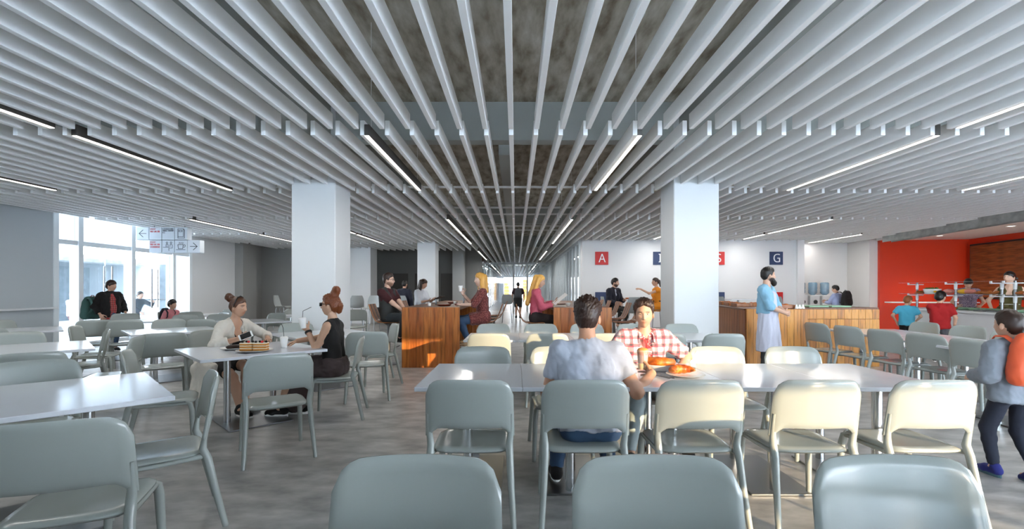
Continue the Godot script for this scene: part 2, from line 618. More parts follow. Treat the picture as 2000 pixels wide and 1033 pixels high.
func build_ceiling() -> void:
	var c := struct("ceiling")
	part(c, "slab", span(-10.9, 17.2, SLAB_Y, SLAB_Y + 0.3, -5.0, 63.0), M.slab)
	# down-stand beams
	for q in [[7.6, 7.85], [17.07, 17.35], [26.5, 26.8]]:
		part(c, "beam", span(-10.2, 10.0, 3.75, SLAB_Y, q[0], q[1]), M.beam_grey)
	for x in [-3.22, 2.88]:
		part(c, "beam", span(x - 0.28, x + 0.28, 3.75, SLAB_Y, -4.5, 7.6), M.beam_grey)
		part(c, "beam", span(x - 0.28, x + 0.28, 3.75, SLAB_Y, 7.85, 16.3), M.beam_grey)
	part(c, "beam", span(-0.28, -0.09, 3.58, SLAB_Y, 7.85, 26.5), M.beam_grey)
	part(c, "smoke_detector", Geo.new().lathe([Vector2(0.001, -0.06), Vector2(0.075, -0.055), Vector2(0.085, -0.03), Vector2(0.085, 0.0)], 20), M.beam_grey, V(1.31, SLAB_Y, 5.12))
	# slats: boards on edge in rows about three metres long
	var all := []
	for seg in 20:
		var s0 := 2.08 + (seg - 2) * 3.093
		for k in 84:
			var x := -10.02 + k * 0.2695
			var lim := slat_limits(x, s0, s0 + 2.9)
			var a: float = lim[0]
			var b: float = lim[1]
			if b - a < 0.12 or b < -4.4 or (seg > 7 and (x < -1.85 or x > 2.2)) or a < -4.3:
				continue
			# length on screen decides which slats are built one by one
			var ca := maxf(a, 1.6)
			var shown := 0.0
			if b > ca:
				var u1 := 1007.0 + 930.0 * x / b
				var u0 := 1007.0 + 930.0 * x / ca
				if (u1 > 0.0 and u1 < 2000.0) or (u0 > 0.0 and u0 < 2000.0):
					shown = 1562.0 / ca - 1562.0 / b + 0.02 * absf(u1 - u0)
			all.append([shown, x, a, b])
	all.sort_custom(func(p, q): return p[0] > q[0])
	var full := Geo.new().box(Vector3.ZERO, Vector3(0.05, 0.16, 2.9), 0.003).mesh()
	var rest := []
	for k in all.size():
		var q: Array = all[k]
		if k < 298 and q[0] > 0.0:
			var o := part(c, "slat", full, M.slat_white, V(q[1], SLAT_Y + 0.08, (q[2] + q[3]) / 2))
			o.scale.z = (q[3] - q[2]) / 2.9
		else:
			rest.append(q)
	var mm := MultiMesh.new()
	mm.transform_format = MultiMesh.TRANSFORM_3D
	mm.mesh = full
	mm.instance_count = rest.size()
	for k in rest.size():
		var q: Array = rest[k]
		mm.set_instance_transform(k, Transform3D(Basis.from_scale(Vector3(1, 1, (q[3] - q[2]) / 2.9)), V(q[1], SLAT_Y + 0.08, (q[2] + q[3]) / 2)))
	var mi := MultiMeshInstance3D.new()
	mi.name = "slats"
	mi.multimesh = mm
	mi.material_override = M.slat_white
	mi.set_meta("kind", "stuff")
	c.add_child(mi)
	# cross rails that carry the slats
	for seg in 8:
		for f in [0.35, 2.5]:
			var d0: float = 2.08 + seg * 3.093 + f
			if d0 < 16.0 and d0 > 8.4:
				part(c, "rail", span(-10.15, 10.0, SLAT_Y + 0.165, SLAT_Y + 0.2, d0, d0 + 0.04), M.slat_white)


func build_lamps() -> void:
	var em := paint("led_glow", Color(1, 1, 1), 0.5)
	em.emission_enabled = true
	em.emission = Color(1.0, 0.97, 0.93)
	em.emission_energy_multiplier = 1.5
	var dk := paint("led_case", Color(0.32, 0.31, 0.30), 0.6)
	var spots := []
	for x in [-4.80, 4.59]:
		spots.append([x, 1])
	for x in [-7.76, -4.80, -1.62, 1.35, 4.59, 7.55]:
		spots.append([x, 2])
	for x in [-7.76, -4.80, -1.62, 1.35, 4.59, 7.55]:
		spots.append([x, 4])
	for x in [-7.76, -4.80, -1.62, 1.35, 4.59, 7.55, 10.5]:
		spots.append([x, 5])
	for x in [-1.62, 1.35]:
		for s in [7, 8, 10, 12]:
			spots.append([x, s])
	for q in spots:
		var seg: int = q[1]
		var d0 := 2.08 + (seg - 1) * 3.093
		var d1 := d0 + 2.86
		if seg == 5:
			if q[0] > 9.0:
				d1 = minf(d1, 17.05)
			elif q[0] > 2.3:
				d1 = 15.75
		var t := thing("linear_light", "slim white linear light set between the ceiling slats", "light", V(q[0], SLAT_Y, (d0 + d1) / 2), 0.0, "linear lights between the ceiling slats")
		part(t, "housing", Geo.new().box(Vector3(0, 0.06, 0), Vector3(0.06, 0.12, d1 - d0), 0.004), dk)
		part(t, "diffuser", Geo.new().box(Vector3(0, -0.004, 0), Vector3(0.045, 0.008, d1 - d0 - 0.01), 0.002), em)
		for e in [-1.0, 1.0]:
			part(t, "hanger", Geo.new().tube([Vector3(0, 0.12, e * (d1 - d0) * 0.44), Vector3(0, SLAB_Y - SLAT_Y, e * (d1 - d0) * 0.44)], [0.003, 0.003], [0.003, 0.003], 6), M.slat_white)
		var l := AreaLight3D.new()
		l.name = "lamp_light"
		l.area_size = Vector2(0.045, d1 - d0 - 0.02)
		l.light_color = Color(1.0, 0.985, 0.96)
		l.light_energy = 0.9
		l.area_range = 30.0
		l.shadow_enabled = true
		t.add_child(l)
		l.position = Vector3(0, -0.015, 0)
		l.rotation = Vector3(-PI / 2, 0, 0)


func build_outside() -> void:
	struct("floor", span(-140, 140, -0.6, -0.3, -150, 160), M.pale_concrete)
	# paving in front of the entrance and canopy above it
	struct("floor", span(-30, -10.9, -0.3, -0.01, -2, 40), M.pale_concrete)
	struct("ceiling", span(-18.5, -10.7, 3.4, 3.75, 4.0, 26.0), M.wall_white)
	# white building across the court
	var b := thing("building", "white rendered building with a dark projecting beam across the entrance court", "building", V(-21.5, 0, 22))
	part(b, "wall", Geo.new().box(Vector3(0, 1.5, 0), Vector3(3.0, 3.0, 9.0)), M.court_render)
	part(b, "canopy_beam", Geo.new().box(Vector3(1.9, 2.75, -0.5), Vector3(1.0, 0.3, 6.0), 0.02), M.raw_concrete)
	part(b, "recess", Geo.new().box(Vector3(1.52, 1.2, 0.5), Vector3(0.06, 2.4, 1.6)), M.court_concrete)
	var cw := thing("concrete_wall", "tall pale concrete wall enclosing the entrance court", "wall", V(-15.5, 0, 25))
	part(cw, "panel", Geo.new().box(Vector3(-1.6, 1.35, 0), Vector3(3.0, 2.7, 0.3), 0.02), M.court_concrete)
	part(cw, "panel", Geo.new().box(Vector3(1.5, 1.35, 0), Vector3(3.0, 2.7, 0.3), 0.02), M.court_concrete)
	part(cw, "panel", Geo.new().box(Vector3(4.0, 1.35, 0), Vector3(1.9, 2.7, 0.3), 0.02), M.court_concrete)
	var gb := thing("glass_balustrade", "frameless glass balustrade with a slim rail outside the entrance doors", "balustrade", V(-12.6, 0, 17.5))
	for k in 4:
		part(gb, "pane", Geo.new().box(Vector3(0, 0.5, -3 + k * 2.0), Vector3(0.02, 0.95, 1.95)), M.glass)
	part(gb, "rail", Geo.new().box(Vector3(0, 1.02, 0), Vector3(0.05, 0.04, 8.0), 0.01), M.steel)
	# timber-clad piers beyond the corridor's end
	for x in [-1.25, 1.35]:
		var p := thing("timber_pier", "yellow timber clad pier outside the far end of the corridor", "pier", V(x, -0.3, 66), 0.0, "timber piers beyond the corridor")
		for k in 7:
			part(p, "board", Geo.new().box(Vector3(0, 0.22 + k * 0.44, 0), Vector3(0.7, 0.43, 0.5), 0.01), M["golden_%d" % (k % 3)])
	# buildings far behind the camera, with a gap between them that lets the sun in
	var o1 := thing("office_block", "tall pale office block across the street behind the canteen", "building", V(24.35, -0.3, -62.5))
	part(o1, "wall", Geo.new().box(Vector3(0, 9.5, 0), Vector3(23.2, 19.0, 3.0)), M.raw_concrete)
	var o2 := thing("apartment_block", "second tall block beside the office block behind the canteen", "building", V(52.0, -0.3, -62.5))
	part(o2, "wall", Geo.new().box(Vector3(0, 9.5, 0), Vector3(24.4, 19.0, 3.0)), M.raw_concrete)


# ---- chairs -------------------------------------------------------------
# The chair faces -z of its own node; its back is at z = +0.24.
func chair_back_geo() -> Geo:
	var g := Geo.new()
	var nx := 18
	var ny := 12
	var top := 0.855
	var rc := 0.085
	var hw := 0.252
	for side in 2:
		var i0 := g.v.size()
		for j in ny + 1:
			for i in nx + 1:
				var s := -1.0 + 2.0 * i / nx
				s = signf(s) * pow(absf(s), 0.8)
				var fy := float(j) / ny
				# bottom edge dips at the sides into the uprights
				var ax := absf(s) * hw
				var yb := 0.566
				if ax > 0.165:
					var q := minf((ax - 0.165) / 0.05, 1.0)
					yb = 0.566 - 0.050 * (1.0 - sqrt(maxf(1.0 - q * q, 0.0)))
				# top edge falls in a round corner
				var yt := top - 0.010 * pow(ax / hw, 2.0)
				if ax > hw - rc:
					var q2 := (ax - (hw - rc)) / rc
					yt -= rc * (1.0 - sqrt(maxf(1.0 - q2 * q2, 0.0)))
				var y := lerpf(yb, yt, fy)
				var taper := 1.0 + 0.02 * (0.75 - y) / 0.2
				var x := s * hw * taper
				var z := back_z(y) - 0.035 * (1.0 - pow(x / hw, 2.0)) * -1.0
				var edge := minf(1.0, minf((1.0 - absf(s)) * 8.0, minf(fy * 8.0, (1.0 - fy) * 8.0)))
				var th := 0.010 * sqrt(maxf(0.0, 1.0 - pow(1.0 - edge, 2.0))) + 0.004
				g.add(Vector3(x, y, z + (th if side == 0 else -th)))
		for j in ny:
			for i in nx:
				var a := i0 + j * (nx + 1) + i
				var b := a + 1
				var e := a + nx + 1
				if side == 0:
					g.quad(a, b, e + 1, e)
				else:
					g.quad(a, e, e + 1, b)
	var off := (nx + 1) * (ny + 1)
	var ring := []
	for i in nx + 1:
		ring.append(i)
	for j in range(1, ny + 1):
		ring.append(j * (nx + 1) + nx)
	for i in range(nx - 1, -1, -1):
		ring.append(ny * (nx + 1) + i)
	for j in range(ny - 1, 0, -1):
		ring.append(j * (nx + 1))
	for k in ring.size():
		var a: int = ring[k]
		var b: int = ring[(k + 1) % ring.size()]
		g.quad(a, a + off, b + off, b)
	return g


func back_z(y: float) -> float:
	return 0.195 + 0.16 * maxf(y - 0.45, 0.0) - 0.02


func seat_geo() -> Geo:
	var g := Geo.new()
	var n := 14
	for side in 2:
		var i0 := g.v.size()
		for j in n + 1:
			for i in n + 1:
				var s := -1.0 + 2.0 * i / n
				var t := -1.0 + 2.0 * j / n
				# squared circle for round corners
				var x := s * (1.0 - 0.10 * pow(absf(t), 5.0)) * 0.228
				var z := t * (1.0 - 0.10 * pow(absf(s), 5.0)) * 0.225 - 0.02
				x *= 1.0 - 0.035 * (t + 1.0) * 0.5
				var edge := minf(1.0, minf((1.0 - absf(s)) * 7.0, (1.0 - absf(t)) * 7.0))
				var th := 0.012 * sqrt(maxf(0.0, 1.0 - pow(1.0 - edge, 2.0))) + 0.006
				var dish := -0.012 * (1.0 - s * s) * (1.0 - t * t) - 0.012 * pow(maxf(-t - 0.6, 0.0) / 0.4, 2.0)
				g.add(Vector3(x, 0.427 + dish + (th if side == 0 else -th), z))
		for j in n:
			for i in n:
				var a := i0 + j * (n + 1) + i
				if side == 0:
					g.quad(a, a + n + 1, a + n + 2, a + 1)
				else:
					g.quad(a, a + 1, a + n + 2, a + n + 1)
	var off := (n + 1) * (n + 1)
	var ring := []
	for i in n + 1:
		ring.append(i)
	for j in range(1, n + 1):
		ring.append(j * (n + 1) + n)
	for i in range(n - 1, -1, -1):
		ring.append(n * (n + 1) + i)
	for j in range(n - 1, 0, -1):
		ring.append(j * (n + 1))
	for k in ring.size():
		var a: int = ring[k]
		var b: int = ring[(k + 1) % ring.size()]
		g.quad(a, b, b + off, a + off)
	return g


func make_chair() -> Node3D:
	var t := thing("plastic_chair", "chair", "chair")
	part(t, "backrest", chair_back_geo(), M.plastic)
	part(t, "seat", seat_geo(), M.plastic)
	for s in [-1.0, 1.0]:
		# rear leg runs up the side of the opening into the back
		var up := Geo.new().tube([Vector3(s * 0.240, 0.65, back_z(0.65) + 0.008), Vector3(s * 0.237, 0.58, back_z(0.58) + 0.006), Vector3(s * 0.233, 0.51, back_z(0.51) + 0.004), Vector3(s * 0.228, 0.46, back_z(0.46) + 0.006), Vector3(s * 0.230, 0.40, 0.205), Vector3(s * 0.240, 0.22, 0.242), Vector3(s * 0.256, 0.0, 0.292)],
			[0.009, 0.014, 0.019, 0.022, 0.022, 0.019, 0.016], [0.009, 0.011, 0.015, 0.021, 0.023, 0.020, 0.017], 10)
		part(t, "leg", up, M.plastic)
		var fr := Geo.new().tube([Vector3(s * 0.205, 0.42, -0.17), Vector3(s * 0.216, 0.40, -0.205), Vector3(s * 0.221, 0.345, -0.218), Vector3(s * 0.228, 0.18, -0.224), Vector3(s * 0.234, 0.0, -0.232)],
			[0.016, 0.021, 0.022, 0.019, 0.016], [0.014, 0.020, 0.021, 0.019, 0.016], 10)
		part(t, "leg", fr, M.plastic)
		var rail := Geo.new().tube([Vector3(s * 0.214, 0.405, -0.20), Vector3(s * 0.212, 0.403, -0.05), Vector3(s * 0.214, 0.409, 0.12), Vector3(s * 0.228, 0.420, 0.20)], [0.013, 0.013, 0.014, 0.016], [0.016, 0.016, 0.017, 0.018], 8)
		part(t, "side_rail", rail, M.plastic)
	return t


var chair_used := false


# bx, bd: where the middle of the backrest stands; turn: degrees to the left of straight away
func chair(bx: float, bd: float, turn: float, label: String, group: String) -> Node3D:
	var a := deg_to_rad(turn)
	var at := V(bx - sin(a) * 0.25, 0, bd + cos(a) * 0.25)
	if not chair_used:
		chair_used = true
		chair_proto.position = at
		chair_proto.rotation.y = a
		return tag(chair_proto, label, "chair", group)
	return copy_of(chair_proto, at, a, label, group)


func build_chairs() -> void:
	chair_proto = make_chair()
	var xs := [-0.264, 0.40, 1.057, 1.725, 2.39]
	for k in 4:
		chair([-0.294, 0.42, 1.134, 1.86][k], 1.44, 180.0, "shiny grey plastic chair in the empty row behind the long table", "empty chair row turned away from the long table")
	for k in 5:
		if k == 1:
			chair(xs[k], 2.70, 0.0, "light grey plastic chair that the man in the white t-shirt sits on", "chairs along the long table")
		else:
			chair(xs[k], 2.70, 0.0, "light grey plastic chair on the t-shirt man's side of the long white table", "chairs along the long table, t-shirt man's side")
	for k in 5:
		if k == 2:
			chair(1.14, 4.43, 180.0, "light grey plastic chair that the man in the plaid shirt sits on", "chairs along the long table")
		else:
			chair([-0.29, 0.38, 1.1, 1.78, 2.46][k], 4.25, 180.0, "light grey plastic chair on the plaid shirt man's side of the long white table", "chairs along the long table, plaid man's side")
	for k in 5:
		chair([-0.31, 0.375, 1.06, 1.74, 2.43][k], 5.53, 0.0, "empty grey plastic chair at the second long table, on the side of the two men", "near chairs of the second long table")
	for k in 5:
		chair([-0.33, 0.374, 1.06, 1.76, 2.46][k], 7.10, 180.0, "empty grey plastic chair at the second long table, on the side of the timber tables", "far chairs of the second long table")
	# round the square tables on the left
	var G := "chairs round the square tables"
	chair(-1.80, 1.85, 22, "grey plastic chair at the empty square table, back to the long table", G)
	chair(-1.86, 2.92, 128, "grey plastic chair pushed under the corner of the empty square table", G)
	chair(-1.86, 3.76, 34, "empty grey plastic chair drawn up to the table of the two women", G)
	chair(-1.69, 5.22, 102, "grey plastic chair under the woman with sunglasses", G)
	chair(-3.86, 6.02, -128, "grey plastic chair under the woman in the white jacket", G)
	chair(-3.25, 3.98, -60, "empty grey plastic chair in front of the hanging white jacket", G)
	chair(-1.80, 5.78, 20, "empty grey plastic chair behind the woman with sunglasses", G)
	chair(-1.80, 7.12, 118, "grey plastic chair beside the end of the timber table", G)
	for q in [[-4.16, 5.62, 38], [-4.18, 5.28, 112], [-7.1, 8.03, 42], [-6.25, 6.75, -65], [-5.25, 6.12, 135], [-6.6, 8.05, 38], [-8.4, 10.25, -140], [-6.0, 8.25, -140],
			[-5.45, 8.25, 10], [-6.75, 9.75, 195], [-7.5, 11.0, -140], [-6.2, 10.0, 190], [-6.6, 10.8, 150], [-7.4, 12.4, 175], [-5.2, 10.4, 165], [-4.5, 9.9, 120], [-4.75, 8.15, 140],
			[-3.35, 7.28, -165], [-3.95, 3.85, 42], [-3.45, 3.42, -140], [-5.98, 5.72, -140], [-4.75, 4.0, 40], [-5.9, 3.9, -20], [-6.3, 4.7, -60], [-7.05, 6.3, 35], [-8.3, 6.4, -30], [-8.6, 7.9, -100], [-3.9, 4.55, 60],
			[-4.45, 10.9, 150], [-4.1, 12.3, 200], [-5.9, 12.7, 190]]:
		if (q[0] == -3.9 and q[1] == 4.55) or (q[0] == -5.9 and q[1] == 3.9):
			continue
		# named after the table it is drawn up to
		var ra := deg_to_rad(q[2])
		var aim := Vector2(q[0] - sin(ra) * 0.8, q[1] + cos(ra) * 0.8)
		var best := Vector2.ZERO
		for c in square_tables:
			if best == Vector2.ZERO or aim.distance_to(c) < aim.distance_to(best):
				best = c
		var what: String = square_tables[best]
		chair(q[0], q[1], q[2], "empty grey chair at the square table " + what, "empty chairs at the square table " + what)
	# along the long table before the servery
	for q in [[4.62, 7.34], [4.66, 6.71], [4.70, 6.10], [4.72, 5.50], [4.66, 4.86]]:
		chair(q[0], q[1], -82, "grey plastic chair on the timber counter's side of the servery table", "servery table chairs, counter side")
	for q in [[6.42, 7.46], [6.36, 6.68], [6.28, 6.0]]:
		chair(q[0], q[1], 96, "grey plastic chair on the children's side of the servery table", "servery table chairs, children's side")


# where the square tables stand, and how to tell them apart
var square_tables := {
	Vector2(-2.8, 2.79): "standing empty closest to the long table",
	Vector2(-2.78, 5.0): "with cake where two women sit",
	Vector2(-2.72, 6.8): "standing empty beside the white column",
	Vector2(-5.27, 5.06): "between the women's table and the plain left wall",
	Vector2(-5.28, 7.34): "behind the woman in the white jacket",
	Vector2(-7.78, 7.35): "by the ledge of the left wall",
	Vector2(-7.78, 9.5): "in front of the boy with the green backpack",
	Vector2(-5.27, 9.5): "between the jacket woman and the grey wall",
	Vector2(-5.27, 11.7): "furthest towards the dark grey wall",
	Vector2(-7.78, 5.06): "in the corner by the left wall",
	Vector2(-7.9, 11.8): "where the curly haired child sits",
}


# ---- tables -------------------------------------------------------------
func table_frame(t: Node3D, w: float, l: float, cols: Array) -> void:
	for q in cols:
		part(t, "leg", Geo.new().tube([Vector3(q[0], 0.012, q[1]), Vector3(q[0], 0.705, q[1])], [0.032, 0.032], [0.032, 0.032], 16), M.chrome)
		part(t, "bracket", Geo.new().box(Vector3(q[0], 0.705, q[1]), Vector3(0.22, 0.012, 0.22), 0.003), M.steel)
	part(t, "base", Geo.new().box(Vector3(0, 0.008, 0), Vector3(w, 0.014, l), 0.004), M.steel)


func build_tables() -> void:
	for row in 3:
		var d: float = [3.51, 6.35, 0.67][row]
		for k in 5:
			var lab: String = ["white section of the long table where two men sit", "white section of the second long table beyond the two men", "white section of the table that the empty shiny chairs face"][row]
			var t := thing("canteen_table", lab, "table", V(-0.645 + 0.689 * (k + 0.5), 0, d), 0.0, ["sections of the long table", "sections of the second long table", "sections of the third long table"][row])
			part(t, "tabletop", Geo.new().box(Vector3(0, 0.727, 0), Vector3(0.687, 0.028, 0.98), 0.003), M.table_white)
			table_frame(t, 0.42, 0.74, [[-0.02, -0.30], [-0.02, 0.30]])
	var q45 := deg_to_rad(45)
	for c in square_tables:
		var lab: String = "white square table " + square_tables[c]
		var grp := ""
		var t := thing("square_table", lab, "table", V(c.x, 0, c.y), q45, grp)
		var w := 1.14
		part(t, "tabletop", Geo.new().box(Vector3(0, 0.726, 0), Vector3(w, 0.028, w), 0.003), M.table_white)
		table_frame(t, 0.6, 0.75, [[-0.22, 0.0], [0.22, 0.0]])
	# long table in front of the servery, turned a little
	var turn := deg_to_rad(-5.5)
	for k in 4:
		var dd := 7.05 - k * 1.1
		var t := thing("servery_table", "white section of the long table in front of the servery", "table", V(5.48 - 0.096 * (7.6 - dd), 0, dd), turn, "sections of the servery table")
		part(t, "tabletop", Geo.new().box(Vector3(0, 0.726, 0), Vector3(1.06, 0.028, 1.096), 0.003), M.table_white)
		table_frame(t, 0.7, 0.5, [[-0.28, 0.0], [0.28, 0.0]])
	# long communal table with benches far back on the left of the corridor
	var lt := thing("long_communal_table", "long white refectory table running along the corridor", "table", V(-2.15, 0, 18.0))
	part(lt, "tabletop", Geo.new().box(Vector3(0, 0.725, 0), Vector3(0.8, 0.03, 9.0), 0.004), M.table_white)
	for k in 4:
		part(lt, "leg", Geo.new().box(Vector3(0, 0.355, -4.2 + k * 2.8), Vector3(0.6, 0.71, 0.05), 0.004), M.steel)
	for s in [-1.0, 1.0]:
		var bn := thing("long_bench", "grey bench beside the long refectory table", "bench", V(-2.15 + s * 0.62, 0, 18.0), 0.0, "benches of the refectory table")
		part(bn, "seat", Geo.new().box(Vector3(0, 0.44, 0), Vector3(0.32, 0.04, 9.0), 0.006), M.plastic_shell)
		for k in 4:
			part(bn, "leg", Geo.new().box(Vector3(0, 0.21, -4.2 + k * 2.8), Vector3(0.26, 0.42, 0.05), 0.004), M.steel)


# a high table of timber boards: end panels, a middle panel and a boarded top
func timber_table(label: String, x0: float, x1: float, d0: float, d1: float, h: float, set_: String) -> void:
	var t := thing("timber_high_table", label, "table", V((x0 + x1) / 2, 0, (d0 + d1) / 2))
	var w := x1 - x0
	var l := d1 - d0
	var n := 8
	var rng := RandomNumberGenerator.new()
	rng.seed = 7
	for e in 3:
		var z: float = [l / 2 - 0.03, 0.0, -l / 2 + 0.03][e]
		var p := Node3D.new()
		p.name = "end_panel" if e != 1 else "middle_panel"
		t.add_child(p, true)
		for k in n:
			part(p, "board", Geo.new().box(Vector3(-w / 2 + w * (k + 0.5) / n, (h - 0.0) / 2, z), Vector3(w / n - 0.0015, h, 0.06), 0.002), M["%s_%d" % [set_, rng.randi() % 3]])
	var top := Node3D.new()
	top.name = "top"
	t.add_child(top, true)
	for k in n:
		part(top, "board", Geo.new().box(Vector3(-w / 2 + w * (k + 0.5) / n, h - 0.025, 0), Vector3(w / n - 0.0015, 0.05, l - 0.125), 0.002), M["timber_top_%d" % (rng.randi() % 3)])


func bar_stool_wood(at: Vector3, turn: float, label: String, group: String) -> void:
	var t := thing("timber_bar_stool", label, "stool", at, turn, group)
	# bent ply shell of slats: seat and back in one sweep; faces -z
	var prof := [Vector2(-0.20, 0.765), Vector2(-0.17, 0.775), Vector2(0.0, 0.77), Vector2(0.13, 0.775), Vector2(0.19, 0.81), Vector2(0.23, 0.88), Vector2(0.275, 1.0), Vector2(0.31, 1.10)]
	var shell := Node3D.new()
	shell.name = "shell"
	t.add_child(shell)
	for k in 5:
		var x := -0.18 + k * 0.09
		var pts := []
		var rx := []
		var ry := []
		for p in prof:
			pts.append(Vector3(x, p.y, p.x))
			rx.append(0.041)
			ry.append(0.008)
		part(shell, "slat", Geo.new().tube(pts, rx, ry, 8, true, Vector3(0, 1, 0)), M.ply if k % 2 == 0 else M.dark_ply)
	part(t, "pedestal", Geo.new().lathe([Vector2(0.20, 0.0), Vector2(0.20, 0.012), Vector2(0.05, 0.03), Vector2(0.028, 0.06), Vector2(0.028, 0.70), Vector2(0.09, 0.745), Vector2(0.09, 0.757), Vector2(0.001, 0.757)], 20), M.steel)
	part(t, "footrest", Geo.new().tube([Vector3(-0.15, 0.32, -0.16), Vector3(0.15, 0.32, -0.16)], [0.012, 0.012], [0.012, 0.012], 8), M.steel)


func bar_stool_shell(at: Vector3, turn: float, label: String, group: String) -> void:
	var t := thing("shell_bar_stool", label, "stool", at, turn, group)
	var g := Geo.new()
	var n := 10
	var prof := [Vector2(-0.22, 0.755), Vector2(-0.19, 0.775), Vector2(-0.05, 0.765), Vector2(0.09, 0.765), Vector2(0.16, 0.80), Vector2(0.20, 0.88), Vector2(0.225, 0.98), Vector2(0.245, 1.08), Vector2(0.26, 1.17)]
	for side in 2:
		var i0 := g.v.size()
		for j in prof.size():
			for i in n + 1:
				var s := -1.0 + 2.0 * i / n
				var w := 0.22
				if j >= prof.size() - 2:
					w = 0.22 - 0.04 * (j - prof.size() + 2) - 0.02
				var p: Vector2 = prof[j]
				var curl := 0.035 * s * s
				g.add(Vector3(s * w, p.y + (curl if j < 4 else 0.0) + (0.005 if side == 0 else -0.005), p.x - (curl * 1.4 if j >= 4 else 0.0) - (0.005 if side == 0 else -0.005) * (1.0 if j > 3 else 0.0)))
		for j in prof.size() - 1:
			for i in n:
				var a := i0 + j * (n + 1) + i
				if side == 0:
					g.quad(a, a + n + 1, a + n + 2, a + 1)
				else:
					g.quad(a, a + 1, a + n + 2, a + n + 1)
	part(t, "shell", g, M.plastic_shell)
	for s in [-1.0, 1.0]:
		for f in [-1.0, 1.0]:
			part(t, "leg", Geo.new().tube([Vector3(s * 0.14, 0.76, f * 0.13), Vector3(s * 0.2, 0.0, f * 0.2)], [0.011, 0.011], [0.011, 0.011], 6), M.steel)
		part(t, "footrest", Geo.new().tube([Vector3(s * 0.177, 0.28, -0.175), Vector3(s * 0.177, 0.28, 0.175)], [0.008, 0.008], [0.008, 0.008], 6), M.steel)


func high_table(at: Vector3, label: String, group: String, w := 0.7) -> void:
	var t := thing("high_table", label, "table", at, 0.0, group)
	part(t, "tabletop", Geo.new().box(Vector3(0, 1.085, 0), Vector3(w, 0.03, 0.7), 0.004), M.table_white)
	part(t, "pedestal", Geo.new().lathe([Vector2(0.22, 0.0), Vector2(0.22, 0.012), Vector2(0.04, 0.02), Vector2(0.03, 0.04), Vector2(0.03, 1.07), Vector2(0.001, 1.07)], 16), M.steel)


